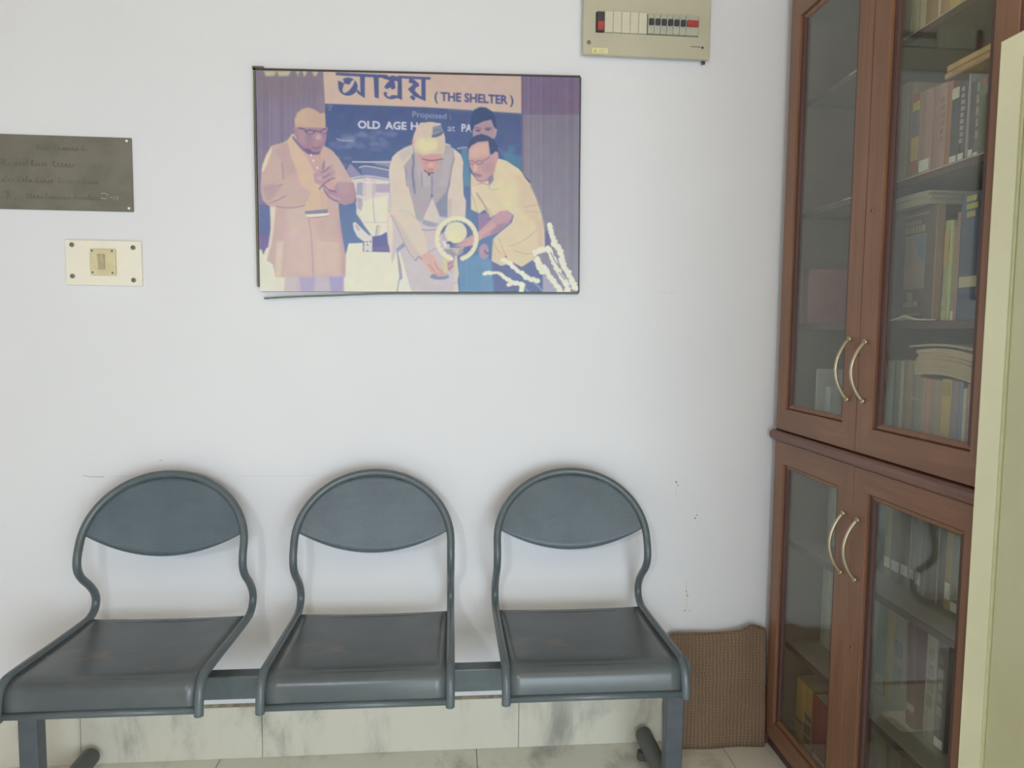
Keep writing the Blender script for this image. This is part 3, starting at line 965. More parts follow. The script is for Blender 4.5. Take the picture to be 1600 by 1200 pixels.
# --- man on the left: rose robe, folded scarf, cap, hands joined
ROSE, MAUVE, SCARF = (194, 164, 156), (170, 136, 150), (206, 175, 150)
F(P(K1, (470, 490), (410, 570), (350, 610), (205, 650), (130, 780), (85, 900), (70, 1000), (60, 1190)) +
  P(K4, (50, 120), (70, 210), (130, 265), (150, 275), (145, 500), (150, 620), (110, 840), (170, 880), (200, 1020), (905, 1010), (910, 800), (880, 640), (850, 420), (835, 230), (900, 255), (990, 230), (1020, 150), (990, 20)) +
  P(K1, (1290, 1190), (1230, 1080), (1100, 850), (1000, 720), (900, 660), (870, 640), (600, 500)), ROSE, .9)
F(P(K1, (205, 650), (130, 780), (90, 900), (70, 1000), (100, 990), (150, 880), (200, 740)), (212, 198, 164), 2)
F(P(K1, (330, 620), (430, 620), (520, 1000), (350, 1100), (340, 900), (250, 720)), (184, 152, 152), 6, .7)
Lw(P(K1, (335, 880), (350, 1000), (350, 1100)), 1.3, (150, 122, 140), .8)
F(P(K4, (140, 275), (200, 275), (180, 500), (160, 650), (110, 840), (130, 640), (150, 500)), (214, 202, 180), 2, .9)
F(P(K4, (210, 640), (280, 640), (250, 1020), (190, 1020)), (210, 190, 172), 5, .8)
F(P(K4, (320, 280), (620, 260), (560, 1000), (280, 1000)), (205, 176, 164), 14, .7)
F(P(K4, (600, 600), (860, 640), (860, 1000), (590, 1000)), (208, 180, 164), 12, .7)
Lw(P(K4, (535, 400), (555, 560), (570, 760), (580, 1005)), 2.2, (178, 148, 156), .8)
Lw(P(K4, (640, 620), (760, 630), (860, 650)), 1, (176, 146, 150), .6)
F(P(K4, (820, 400), (850, 420), (880, 640), (910, 800), (905, 1010), (865, 1010), (868, 800)), (188, 152, 158), 4, .8)
F(P(K4, (290, 1015), (888, 1010), (898, 1180), (290, 1180)), (188, 172, 178), 1)
for a, b, c in ((440, 600, (160, 150, 185)), (740, 890, (150, 142, 185)), (290, 420, (196, 180, 180)), (630, 740, (186, 172, 180))):
    F(P(K4, (a, 1016), (b, 1014), (b - 20, 1180), (a + 20, 1180)), c, 4, .7)
F(P(K4, (205, 1020), (295, 1020), (290, 1180), (200, 1180)), (214, 204, 184), 2)
for p in (((100, 90), (200, 60), (260, 40)), ((130, 240), (220, 205), (300, 160)), ((205, 272), (340, 286), (480, 262), (640, 212))):
    Lw(P(K4, *p), 1.6, (146, 120, 146), .8)
F(P(K4, (60, 60), (180, 30), (260, 60), (160, 200), (110, 210)), (178, 148, 152), 5, .8)
F(P(K4, (700, 120), (790, 60), (830, 20), (990, 20), (1020, 150), (990, 230), (900, 258), (835, 228)), MAUVE, 2)
F(P(K4, (820, 20), (960, 20), (980, 120), (900, 160), (840, 120)), (180, 146, 152), 6, .7)
F(P(K1, (470, 495), (408, 585), (450, 780), (500, 900), (530, 980), (560, 1100), (600, 1190)) +
  P(K4, (560, 120), (490, 270), (495, 325), (725, 300), (700, 140), (660, 60)) + P(K1, (790, 1150), (740, 980), (640, 790), (540, 660), (490, 560)), SCARF, 1)
F(P(K4, (495, 322), (725, 298), (727, 340), (500, 354)), (130, 132, 155), .8)
F(P(K4, (500, 354), (742, 342), (738, 366), (520, 386)), (220, 206, 186), .8)
Lw(P(K4, (520, 388), (620, 386), (738, 368)), 1.2, (150, 124, 134), .8)
F(P(K4, (640, 90), (700, 130), (720, 300), (660, 300)), (196, 164, 154), 4, .6)
# neck, head
F(P(K1, (640, 740), (850, 740), (860, 900), (800, 1010), (740, 960)), (190, 156, 152), 2)
F(P(K1, (860, 680), (930, 700), (1010, 850), (1010, 960), (900, 900), (850, 800)), (194, 162, 152), 2)
F(P(K1, (505, 400), (900, 395), (918, 480), (905, 600), (865, 680), (825, 745), (700, 758), (620, 705), (545, 610), (500, 480)), (160, 126, 140), 1.2, smooth=True)
F(P(K1, (520, 430), (640, 440), (640, 640), (560, 600)), (172, 138, 144), 5, .8)
F(P(K1, (720, 500), (860, 480), (870, 600), (760, 620)), (174, 138, 146), 5, .7)
F(P(K1, (505, 410), (498, 300), (540, 210), (605, 160), (680, 144), (760, 170), (835, 225), (895, 215), (905, 330), (905, 415), (700, 408)), (192, 160, 140), 1)
F(P(K1, (510, 350), (540, 220), (640, 170), (640, 380)), (202, 170, 142), 6, .7)
Lw(P(K1, (505, 402), (640, 412), (780, 408)), 1, (170, 136, 136), .6)
Lw(P(K1, (560, 415), (620, 430), (650, 470), (700, 495), (750, 480), (770, 455), (830, 465), (870, 440), (910, 420)), 1.5, (92, 86, 116), .9)
Lw(P(K1, (640, 455), (700, 445), (760, 455)), 2.0, (104, 92, 118), .9)
Lw(P(K1, (840, 470), (880, 490), (930, 480)), 1.5, (100, 90, 118), .9)
EL(P(K1, (705, 475))[0], 4.5, 2.2, (150, 146, 165), 1.2, .8)
EL(P(K1, (880, 470))[0], 3, 2.2, (150, 146, 165), 1.2, .8)
EL(P(K1, (810, 545))[0], 4, 5.5, (192, 154, 152), 3, .9)
Lw(P(K1, (750, 570), (800, 585), (835, 570)), 1.1, (136, 100, 120), .7)
Lw(P(K1, (740, 640), (790, 648), (835, 630)), 1.1, (196, 160, 162), .6)
Lw(P(K1, (735, 672), (790, 682), (830, 665)), 1.4, (134, 98, 122), .9)
F(P(K1, (610, 690), (690, 690), (740, 735), (840, 735), (820, 765), (700, 775), (640, 740)), (110, 96, 134), 2, .9)
Lw(P(K1, (480, 540), (540, 620), (620, 710)), 3, (106, 98, 136), .8)
for x, y in ((745, 850), (795, 945), (715, 775)):
    EL(P(K1, (x, y))[0], 1.4, 1.8, (226, 206, 196), 1)
# joined hands
F(P(K1, (745, 1030), (830, 960), (875, 830), (905, 835), (905, 940), (1005, 885), (995, 960), (1035, 985), (1010, 1085), (965, 1100), (1010, 1190), (870, 1190), (760, 1140)), (180, 146, 154), 1.2)
for p in (((850, 1010), (900, 985), (950, 940)), ((860, 1080), (910, 1060), (965, 1025)), ((955, 1100), (1000, 1092), (1030, 1080)), ((870, 970), (880, 880)), ((870, 1190), (890, 1150), (960, 1110))):
    Lw(P(K1, *p), 1.4, (118, 94, 128), .85)
EL(P(K1, (830, 1085))[0], 4, 3, (198, 164, 162), 2, .8)
F(P(K4, (690, 60), (740, 10), (790, 20), (800, 90), (740, 100)), (196, 152, 152), 1.5)
Lw(P(K4, (640, 90), (680, 55), (740, 100), (810, 120)), 1.8, (124, 98, 136), .9)
Lw(P(K4, (690, 90), (720, 150), (780, 200), (830, 220)), 2.4, (132, 106, 142), .9)
Lw(P(K4, (760, 150), (800, 180), (850, 200)), 1, (206, 184, 182), .8)

# --- man in the middle: cream kurta, grey waistcoat, bending forward
KUR, VEST, LOWR = (208, 190, 172), (168, 157, 162), (194, 181, 180)
F(P(K5, (90, 190), (70, 450), (85, 650), (120, 870), (170, 740), (205, 760), (260, 960), (330, 1190), (815, 1190), (790, 900), (720, 700), (720, 300), (700, 0), (100, 0)), LOWR, 1)
F(P(K5, (70, 330), (120, 350), (130, 600), (115, 860), (85, 650)), (216, 196, 178), 2)
F(P(K5, (180, 740), (215, 900), (230, 1030), (200, 1050), (175, 1180), (165, 1180), (195, 1010), (170, 760)), (156, 150, 166), 1)
F(P(K5, (215, 900), (255, 950), (320, 1190), (180, 1190), (205, 1060), (232, 1030)), (216, 210, 190), 1.2)
F(P(K5, (160, 720), (240, 650), (255, 690), (180, 745)), (136, 140, 160), 1.5, .9)
F(P(K5, (420, 520), (600, 530), (640, 760), (560, 900), (440, 760)), (196, 180, 180), 5, .8)
Lw(P(K5, (495, 750), (560, 720), (640, 690)), 1.6, (158, 150, 168), .7)
F(P(K2, (545, 480), (400, 540), (280, 610), (200, 690), (150, 850), (140, 1000), (160, 1190)) +
  P(K5, (95, 40), (110, 180), (110, 360), (240, 640), (365, 842), (495, 765), (450, 560), (400, 450), (370, 400), (330, 220), (285, 50)) + P(K2, (440, 1060), (400, 850), (560, 640)), KUR, 1)
F(P(K2, (540, 490), (400, 545), (300, 640), (380, 760), (540, 660)), (186, 174, 168), 6, .8)
F(P(K5, (110, 360), (240, 640), (365, 842), (420, 800), (270, 560), (160, 380)), (190, 172, 166), 5, .6)
Lw(P(K5, (110, 365), (180, 500), (240, 640), (300, 760), (365, 842)), 1.2, (150, 140, 160), .8)
Lw(P(K5, (180, 320), (280, 325), (370, 410)), 1.2, (184, 164, 162), .7)
F(P(K2, (1240, 540), (1370, 650), (1412, 780), (1400, 1000), (1412, 1190)) + P(K5, (866, 150), (892, 215), (885, 400), (690, 390), (692, 200), (725, 0)) + P(K2, (1170, 1190), (1205, 900), (1260, 720)), (206, 188, 172), 1)
F(P(K5, (690, 200), (740, 190), (740, 390), (688, 390)), (188, 172, 168), 4, .8)
F(P(K2, (540, 500), (555, 650), (400, 830), (440, 1050), (460, 1190)) + P(K5, (285, 50), (330, 220), (370, 400), (425, 440), (462, 360), (530, 170), (560, 230), (612, 375), (690, 385), (690, 200), (722, 0)) +
  P(K2, (1180, 1190), (1210, 900), (1262, 720), (1245, 545), (1110, 470), (900, 600)), VEST, 1.2)
F(P(K2, (600, 700), (740, 900), (860, 960), (860, 1190), (700, 1190), (600, 900)), (180, 168, 168), 6, .8)
F(P(K2, (1060, 700), (1200, 560), (1220, 720), (1170, 900), (1130, 1190), (1000, 1190)), (178, 166, 168), 6, .8)
Lw(P(K2, (550, 650), (560, 800), (545, 950), (560, 1190)), 3.0, (112, 116, 146), .8)
Lw(P(K5, (345, 0), (350, 70), (355, 130)), 3.0, (120, 122, 150), .8)
Lw(P(K2, (690, 950), (700, 1080), (705, 1190)), 2.4, (142, 134, 156), .8)
Lw(P(K2, (875, 1000), (872, 1100), (880, 1190)), 2.0, (134, 126, 150), .85)
Lw(P(K5, (537, 0), (535, 80), (530, 170), (500, 260), (450, 400)), 2.0, (128, 122, 146), .8)
Lw(P(K2, (440, 900), (430, 1040), (450, 1190)), 1.6, (140, 134, 158), .8)
Lw(P(K2, (1255, 720), (1210, 900), (1165, 1190)), 1.6, (136, 126, 148), .8)
Lw(P(K5, (720, 0), (695, 120), (690, 240), (690, 380)), 1.6, (120, 126, 152), .8)
F(P(K5, (570, 250), (690, 110), (690, 385), (615, 375)), (128, 134, 158), 4, .85)
F(P(K5, (530, 190), (462, 350), (440, 412), (590, 455), (615, 380), (560, 240)), (202, 187, 177), 1.5)
F(P(K5, (440, 405), (520, 430), (600, 450), (575, 485), (500, 480), (430, 455)), (148, 150, 168), 1.5, .9)
Lw(P(K5, (430, 516), (500, 522), (570, 512)), 1.4, (140, 126, 150), .9)
EL(P(K5, (535, 160))[0], 1.5, 1.5, (90, 90, 110), .8)
# head bent down, seen from above
F(P(K2, (645, 150), (750, 112), (870, 100), (980, 130), (1050, 220), (1090, 330), (1102, 450), (1085, 600), (1050, 740), (990, 840), (900, 950), (820, 955), (740, 905), (660, 770), (600, 650), (560, 520), (540, 440), (570, 300)), (204, 180, 162), 1, smooth=True)
F(P(K2, (600, 620), (720, 660), (900, 640), (1065, 640), (1050, 740), (990, 840), (900, 950), (820, 955), (740, 905), (660, 770)), (198, 150, 146), 2.5)
EL(P(K2, (790, 480))[0], 17, 13, (212, 200, 156), 8)
EL(P(K2, (800, 260))[0], 15, 12, (202, 180, 164), 8, .7)
F(P(K2, (1000, 350), (1090, 350), (1090, 560), (1040, 640), (960, 600)), (196, 178, 160), 4, .8)
F(P(K2, (885, 185), (1030, 145), (1062, 260), (1035, 330), (900, 355), (880, 320)), (134, 134, 150), 2.5)
Lw(P(K2, (890, 340), (960, 330), (1050, 280)), 4, (92, 98, 128), .8)
Lw(P(K2, (900, 260), (980, 230), (1050, 240)), 2, (110, 112, 138), .7)
EL(P(K2, (560, 430))[0], 2.2, 4.0, (206, 156, 160), 1.5)
Lw(P(K2, (715, 722), (790, 745), (880, 752), (980, 738), (1060, 728)), 1.7, (118, 92, 118), .9)
Lw(P(K2, (700, 700), (720, 760), (790, 790), (860, 770)), .8, (170, 120, 130), .7)
EL(P(K2, (855, 830))[0], 4.5, 5, (214, 164, 152), 3, .9)
EL(P(K2, (700, 780))[0], 3.5, 4.5, (204, 150, 148), 3, .8)
F(P(K2, (800, 880), (900, 880), (900, 945), (820, 950)), (184, 128, 134), 3, .8)
Lw(P(K2, (930, 740), (1000, 800), (1040, 760)), 1.2, (150, 140, 150), .8)
Lw(P(K2, (745, 915), (820, 965), (900, 960)), 1.8, (100, 80, 96), .9)
EL(P(K2, (825, 990))[0], 1.5, 2, (70, 66, 80), 1)
Lw(P(K2, (1110, 470), (1150, 480), (1190, 500)), 1.5, (222, 216, 214), .9)
# his hands and what they hold
F(P(K5, (420, 790), (490, 745), (565, 790), (620, 900), (695, 985), (640, 1015), (520, 965), (470, 900)), (208, 167, 152), 1.2)
EL(P(K5, (615, 1010))[0], 15, 5.2, (132, 138, 164), 2)
F(P(K5, (520, 950), (640, 985), (700, 975), (690, 1005), (600, 1010)), (206, 160, 150), 1.2)
for p in (((560, 860), (600, 930), (650, 960)), ((500, 880), (560, 950))):
    Lw(P(K5, *p), 1.2, (160, 116, 126), .8)
F(P(K5, (640, 810), (690, 830), (695, 975), (650, 960)), (202, 192, 146), 1.2)
F(P(K5, (695, 860), (760, 830), (765, 905), (720, 955), (700, 940)), (190, 148, 152), 1.2)
Lw(P(K5, (705, 880), (750, 850)), 1.2, (130, 100, 124), .8)
Lw(P(K5, (710, 930), (750, 895)), 1.2, (130, 100, 124), .8)
Lw(P(K5, (365, 842), (395, 800), (430, 830)), 1.4, (110, 106, 130), .8)

# --- blue cloth, second man's shirt front and the lamp
F(P(K5, (815, 840), (900, 800), (1133, 760), (1133, 1190), (830, 1190)), (106, 140, 170), 2)
STRIPES(716, 400, 770, 456, 2.0, 4)
# --- man on the right: pale yellow shirt, leaning in
YEL = (212, 193, 160)
F(P(K3, (600, 790), (720, 825), (900, 940), (1000, 1050), (1085, 1190)) + P(K6, (600, 110), (660, 230), (720, 400), (750, 560), (755, 730), (700, 770), (640, 850), (520, 925), (430, 880), (315, 915), (215, 865), (220, 650), (300, 580), (420, 480), (440, 410), (370, 360), (240, 410), (200, 440), (150, 350), (90, 390), (10, 350), (8, 60)) +
  P(K3, (200, 1000), (300, 1120), (400, 1110), (480, 1000)), YEL, 1)
F(P(K6, (400, 0), (520, 0), (600, 110), (680, 300), (730, 500), (600, 450), (480, 300), (500, 130)), (206, 182, 154), 10, .8)
F(P(K6, (280, 60), (430, 60), (460, 250), (400, 350), (280, 250)), (212, 198, 156), 8, .8)
F(P(K6, (660, 440), (740, 470), (750, 720), (690, 730)), (204, 176, 156), 6, .7)
F(P(K6, (230, 680), (330, 720), (380, 850), (310, 905), (220, 855)), (208, 188, 160), 4, .8)
for p in (((60, 180), (130, 290), (200, 370), (215, 430)), ((290, 640), (330, 740), (365, 820)), ((390, 720), (520, 670), (680, 550)), ((440, 760), (540, 790), (640, 790)), ((540, 330), (620, 310), (690, 300)), ((560, 380), (640, 370), (700, 380)),
          ((10, 180), (40, 260), (80, 380)), ((190, 90), (200, 150), (290, 150)), ((230, 660), (260, 730), (310, 790))):
    Lw(P(K6, *p), 1.3, (182, 158, 142), .7)
Lw(P(K6, (70, 190), (150, 320), (205, 440)), 1.6, (140, 124, 140), .7)
EL(P(K6, (360, 820))[0], 1.3, 1.3, (110, 92, 110), .8)
F(P(K6, (80, 395), (185, 390), (195, 470), (90, 560)), (150, 126, 154), 1.2)
F(P(K6, (240, 415), (300, 368), (370, 362), (432, 412), (400, 480), (280, 580), (90, 655), (0, 695), (0, 610), (90, 565), (180, 480)), (186, 147, 156), 1.2)
F(P(K6, (90, 570), (230, 480), (260, 520), (90, 625)), (204, 158, 158), 4, .8)
F(P(K6, (280, 500), (400, 470), (420, 430), (300, 570), (200, 600)), (156, 122, 146), 4, .7)
F(P(K6, (90, 655), (280, 582), (230, 650), (215, 860), (180, 800), (120, 690)), (98, 124, 160), 2)
EL(P(K6, (140, 770))[0], 8, 12.5, (172, 142, 160), 1.2)
Lw(P(K6, (150, 760), (165, 790), (190, 780)), 2.2, (96, 100, 134), .9)
F(P(K6, (0, 850), (210, 850), (240, 1190), (0, 1190)), (106, 142, 172), 3)
F(P(K6, (215, 865), (315, 915), (430, 880), (520, 925), (640, 850), (735, 1000), (735, 1190), (240, 1190)), (104, 114, 150), 1.2)
F(P(K6, (130, 850), (215, 880), (240, 1190), (110, 1190)), (112, 144, 174), 4, .8)
F(P(K6, (758, 540), (800, 600), (810, 700), (758, 730)), (110, 108, 150), 1.5)
# the man half hidden behind
F(P(K3, (215, 310), (260, 250), (520, 215), (565, 380), (545, 500), (480, 520), (360, 460), (230, 490)), (168, 138, 148), 1.2)
F(P(K3, (545, 380), (585, 370), (560, 480), (540, 500)), (170, 146, 160), 1.5)
F(P(K3, (190, 380), (195, 200), (245, 95), (330, 58), (420, 65), (510, 120), (555, 210), (575, 370), (535, 340), (495, 235), (380, 262), (250, 320), (215, 420)), (62, 80, 116), 1.2)
EL(P(K3, (300, 392))[0], 4.2, 1.8, (104, 92, 116), 1.2)
EL(P(K3, (450, 378))[0], 4.2, 1.8, (104, 92, 116), 1.2)
Lw(P(K3, (240, 360), (300, 352), (345, 365)), 1.6, (112, 94, 114), .8)
Lw(P(K3, (400, 365), (450, 350), (510, 360)), 1.6, (112, 94, 114), .8)
# head of the yellow-shirted man
F(P(K3, (160, 640), (178, 530), (250, 470), (350, 438), (450, 468), (530, 520), (595, 620), (590, 705), (490, 750), (300, 620)), (70, 82, 116), 1.2)
F(P(K3, (165, 670), (200, 610), (300, 555), (450, 540), (468, 640), (480, 740), (530, 720), (590, 700), (602, 770), (560, 900), (540, 1000), (470, 1090), (350, 1130), (270, 1085), (215, 975), (178, 890), (163, 780)), (190, 150, 150), 1.2)
F(P(K3, (180, 670), (300, 580), (440, 560), (460, 740), (300, 780), (180, 800)), (206, 164, 150), 5, .9)
EL(P(K3, (562, 740))[0], 3.6, 5, (196, 150, 154), 2)
EL(P(K3, (450, 920))[0], 10, 9, (182, 140, 150), 5, .8)
Lw(P(K3, (175, 835), (215, 825), (260, 850), (300, 825), (350, 830), (420, 805), (470, 770)), 1.2, (112, 96, 122), .8)
Lw(P(K3, (280, 865), (330, 875), (375, 850)), 1.5, (122, 100, 124), .8)
Lw(P(K3, (185, 870), (225, 875)), 1.5, (122, 100, 124), .8)
EL(P(K3, (265, 930))[0], 2.8, 5, (212, 174, 162), 2.5, .9)
F(P(K3, (245, 1000), (320, 1015), (370, 1040), (320, 1062), (255, 1035)), (146, 114, 134), 1.8, .9)
Lw(P(K3, (230, 1000), (280, 1090), (350, 1125), (450, 1100)), 1.6, (132, 106, 130), .8)
F(P(K3, (440, 1080), (520, 1010), (530, 1100), (470, 1180)), (128, 118, 146), 2.5, .9)
F(P(K3, (200, 1010), (290, 1110), (300, 1190), (200, 1190)), (208, 184, 158), 2)
Lw(P(K3, (300, 1160), (380, 1150), (440, 1170)), 1.2, (150, 116, 122), .8)
F(P(K3, (940, 960), (1000, 1050), (1070, 1120), (1060, 1150), (980, 1050)), (80, 90, 128), 1.5)

# --- the brass lamp with its garland ring
EL(P(K5, (795, 610))[0], 29, 30, (100, 110, 148), 2, .0)
F(P(K5, (640, 460), (700, 430), (860, 440), (900, 520), (640, 640)), (172, 160, 176), 3, .8)
F(P(K5, (600, 500), (690, 460), (680, 520), (610, 580)), (92, 104, 144), 2, .9)
F(P(K5, (865, 430), (950, 480), (960, 570), (900, 580)), (96, 112, 150), 2, .9)
EL(P(K5, (785, 545))[0], 17.5, 17, (214, 204, 172), 2)
EL(P(K5, (790, 590))[0], 9, 9, (216, 210, 160), 5, .8)
F(P(K5, (660, 715), (890, 712), (860, 760), (800, 795), (740, 790), (680, 755)), (152, 144, 156), 1.2)
F(P(K5, (740, 720), (830, 720), (800, 785)), (196, 180, 160), 3, .8)
Lw(P(K5, (650, 712), (780, 712), (890, 706)), 1.6, (204, 186, 168), .9)
F(P(K5, (870, 690), (970, 690), (930, 760), (860, 770)), (96, 110, 150), 2, .9)
F(P(K5, (690, 640), (740, 640), (735, 665), (690, 665)), (100, 84, 112), 1.2, .9)
F(P(K5, (810, 665), (900, 600), (1000, 575), (1060, 560), (1060, 610), (960, 680), (860, 700), (760, 690)), (200, 156, 154), 1.2)
Lw(P(K5, (790, 690), (840, 660), (900, 640)), 1, (160, 116, 130), .7)
Lw(P(K5, (655, 640), (680, 690)), 2.4, (222, 212, 196))
F(P(K5, (770, 790), (798, 790), (806, 900), (818, 985), (802, 1050), (806, 1080), (815, 1180), (760, 1180), (766, 1080), (770, 1050), (758, 985), (770, 900)), (206, 192, 172), 1)
Lw(P(K5, (768, 1075), (806, 1075)), 1.4, (160, 148, 144), .8)
ring = []
for k in range(41):
    a = math.radians(107 + (433 - 107) * k / 40)
    ring.append((795 + 205 * math.cos(a), 612 + 215 * math.sin(a)))
Lw(P(K5, *ring), 6.6, (215, 205, 170))
for i, p in enumerate(ring):
    EL(P(K5, p)[0], 3.9, 3.9, (218, 209, 176), 1.2, .9)
    if i % 2 == 0:
        q = (795 + (p[0] - 795) * .9, 612 + (p[1] - 612) * .9)
        EL(P(K5, q)[0], 1.4, 1.2, (176, 160, 148), 1, .6)
# --- tuberose sprays
def spray(pts, w, seed):
    r = random.Random(seed)
    Lw(P(K6, *pts), w * .6, (206, 202, 182))
    q = [tuple(p) for p in catmull(P(K6, *pts), 5)]
    w = w * 1.25
    for p in q:
        EL((p[0] + r.uniform(-1.2, 1.2), p[1] + r.uniform(-1.2, 1.2)), w * r.uniform(.35, .55), w * r.uniform(.3, .5), (222, 217, 194), 1.0)
Lw(P(K6, (640, 1080), (700, 1130), (745, 1185)), 2, (128, 170, 178))
Lw(P(K6, (535, 1120), (600, 1185)), 2, (128, 170, 178))
Lw(P(K6, (980, 1060), (1050, 1150)), 3, (150, 186, 180))
F(P(K6, (735, 1000), (800, 1020), (900, 1190), (735, 1190)), (168, 164, 182), 3, .9)
spray([(150, 990), (220, 985), (290, 985), (350, 1030), (400, 1060)], 5.5, 1)
spray([(380, 1100), (440, 1085), (520, 1100), (510, 1170)], 7, 2)
spray([(330, 855), (400, 890), (450, 940), (520, 985), (560, 1020)], 6, 3)
spray([(560, 1030), (620, 1050), (680, 1065)], 7, 4)
spray([(800, 500), (815, 560), (840, 630), (860, 680), (900, 720)], 6.5, 5)
spray([(840, 680), (910, 760), (930, 860), (960, 950)], 8, 6)
spray([(940, 900), (990, 980), (1030, 1060), (1070, 1140)], 8, 7)
spray([(660, 780), (720, 760), (790, 740), (820, 800), (860, 880)], 8, 8)
spray([(680, 850), (700, 920), (740, 980)], 9, 9)
spray([(740, 920), (790, 1000), (860, 1090), (920, 1180)], 8, 10)
spray([(850, 880), (900, 980), (960, 1080), (990, 1180)], 8, 11)
for p in (((735, 830), (770, 900), (820, 970)), ((815, 780), (850, 850), (890, 910)), ((870, 1030), (920, 1110)), ((900, 980), (960, 1050))):
    Lw(P(K6, *p), 2, (136, 134, 160), .8)
def blur(a, k):
    for ax in (0, 1):
        a = sum(w * np.roll(a, s, ax) for s, w in k)
    return a
buf = blur(buf, ((-2, .08), (-1, .22), (0, .40), (1, .22), (2, .08)))
low = nrs.randn(BH // 8 + 2, BW // 8 + 2, 3)
low = np.kron(low, np.ones((8, 8, 1)))[:BH, :BW]
for _ in range(3):
    low = blur(low, ((-6, .2), (-3, .2), (0, .2), (3, .2), (6, .2)))
buf += low * np.array((5.0, 4.5, 6.0)) + nrs.randn(BH, BW, 1) * 1.5
gray = buf.mean(2, keepdims=True)
buf = buf * 0.93 + gray * 0.07
np.clip(buf, 0, 255, out=buf)

# --- sheet of the print: a fine grid carrying the picture as a colour attribute
pic = thing('framed_photo', 'large framed colour photograph on the wall, its dark edging strip peeling at lower left', 'framed photo', (-0.09, 0, 1.79))
NU, NV = 720, 500
pc = {'tl': (399.6, 109.6), 'tr': (906.0, 121.3), 'br': (903.3, 456.3), 'bl': (406.4, 455.2)}
wc = {'tl': (-0.5795, 2.1125), 'tr': (0.3895, 2.1295), 'br': (0.3955, 1.4755), 'bl': (-0.5780, 1.4640)}
wc = {'tl': (-0.5756, 2.1066), 'tr': (0.3861, 2.1238), 'br': (0.3921, 1.4749), 'bl': (-0.5733, 1.4624)}
PY = -0.0166
uu = np.linspace(0, 1, NU + 1)[None, :]
vv = np.linspace(0, 1, NV + 1)[:, None]
def bil(d, k):
    return (d['tl'][k] * (1 - uu) * (1 - vv) + d['tr'][k] * uu * (1 - vv) + d['br'][k] * uu * vv + d['bl'][k] * (1 - uu) * vv)
wx_, wz_ = bil(wc, 0), bil(wc, 1)
px_, py_ = (bil(pc, 0) - PX0) * SC - .5, (bil(pc, 1) - PY0) * SC - .5
ix, iy = np.clip(px_, 0, BW - 1.001), np.clip(py_, 0, BH - 1.001)
i0, j0 = ix.astype(int), iy.astype(int)
fx, fy = (ix - i0)[..., None], (iy - j0)[..., None]
colr = (buf[j0, i0] * (1 - fx) * (1 - fy) + buf[j0, i0 + 1] * fx * (1 - fy) + buf[j0 + 1, i0] * (1 - fx) * fy + buf[j0 + 1, i0 + 1] * fx * fy) / 255.0
colr = np.where(colr <= 0.04045, colr / 12.92, ((colr + 0.055) / 1.055) ** 2.4) * PRINT_G
nv_ = (NU + 1) * (NV + 1)
co = np.empty((nv_, 3), np.float32)
co[:, 0] = wx_.ravel() - (-0.09)
co[:, 1] = PY
co[:, 2] = wz_.ravel() - 1.79
idx = np.arange(nv_).reshape(NV + 1, NU + 1)
quads = np.stack([idx[:-1, :-1], idx[1:, :-1], idx[1:, 1:], idx[:-1, 1:]], -1).reshape(-1, 4)
me = bpy.data.meshes.new('print')
me.vertices.add(nv_)
me.vertices.foreach_set('co', co.ravel())
me.loops.add(quads.size)
me.loops.foreach_set('vertex_index', quads.ravel().astype(np.int32))
me.polygons.add(len(quads))
me.polygons.foreach_set('loop_start', np.arange(0, quads.size, 4, dtype=np.int32))
me.polygons.foreach_set('loop_total', np.full(len(quads), 4, np.int32))
me.update(calc_edges=True)
at_ = me.color_attributes.new('picture', 'FLOAT_COLOR', 'POINT')
rgba = np.ones((nv_, 4), np.float32)
rgba[:, :3] = colr.reshape(-1, 3)
at_.data.foreach_set('color', rgba.ravel())
m_, nt_, b_, o_ = newmat('photographic_print')
va = nt_.nodes.new('ShaderNodeVertexColor')
va.layer_name = 'picture'
nt_.links.new(va.outputs[0], b_.inputs['Base Color'])
b_.inputs['Roughness'].default_value = 0.5
b_.inputs['Specular IOR Level'].default_value = 0.25
me.materials.append(m_)
pr = bpy.data.objects.new('print', me)
COL.objects.link(pr)
pr.parent = pic
# backing board (follows the slightly skewed sheet)
M_EDGE = simple('dark_edging', (66, 58, 58), 1.1, 0.5, 0.15, 80)
M_EDGE2 = simple('olive_edging', (98, 98, 84), 1.1, 0.45, 0.1, 80)
bd = MB().prism([wc['bl'], wc['br'], wc['tr'], wc['tl']], 'y', -0.0160, -0.0006)
loc_child(bd.obj('backing_board', simple('hardboard', (120, 112, 100), 1.1, 0.8)), pic, 0)
def strip(name, pts, w, mat_, y0=-0.0185, y1=-0.001):
    mb = MB()
    n = len(pts)
    sec = []
    for i in range(n):
        a, b = pts[max(i - 1, 0)], pts[min(i + 1, n - 1)]
        d = Vector((b[0] - a[0], b[1] - a[1])).normalized()
        nn = Vector((-d.y, d.x)) * w
        p, q = Vector(pts[i]), Vector(pts[i]) + nn
        sec.append([mb.bm.verts.new(v) for v in ((p.x, y0, p.y), (q.x, y0, q.y), (q.x, y1, q.y), (p.x, y1, p.y))])
    for A, B in zip(sec[:-1], sec[1:]):
        for k in range(4):
            mb.bm.faces.new((A[k], A[(k + 1) % 4], B[(k + 1) % 4], B[k]))
    mb.bm.faces.new(sec[0]); mb.bm.faces.new(sec[-1])
    return loc_child(mb.obj(name, mat_), pic, 0)
strip('top_edging', [(-0.584, 2.1070), (-0.40, 2.1100), (-0.10, 2.1154), (0.20, 2.1206), (0.3870, 2.1242)], 0.0052, M_EDGE)
strip('corner_piece', [(-0.585, 2.1120), (-0.553, 2.1125)], 0.0052, M_EDGE2, -0.0200)
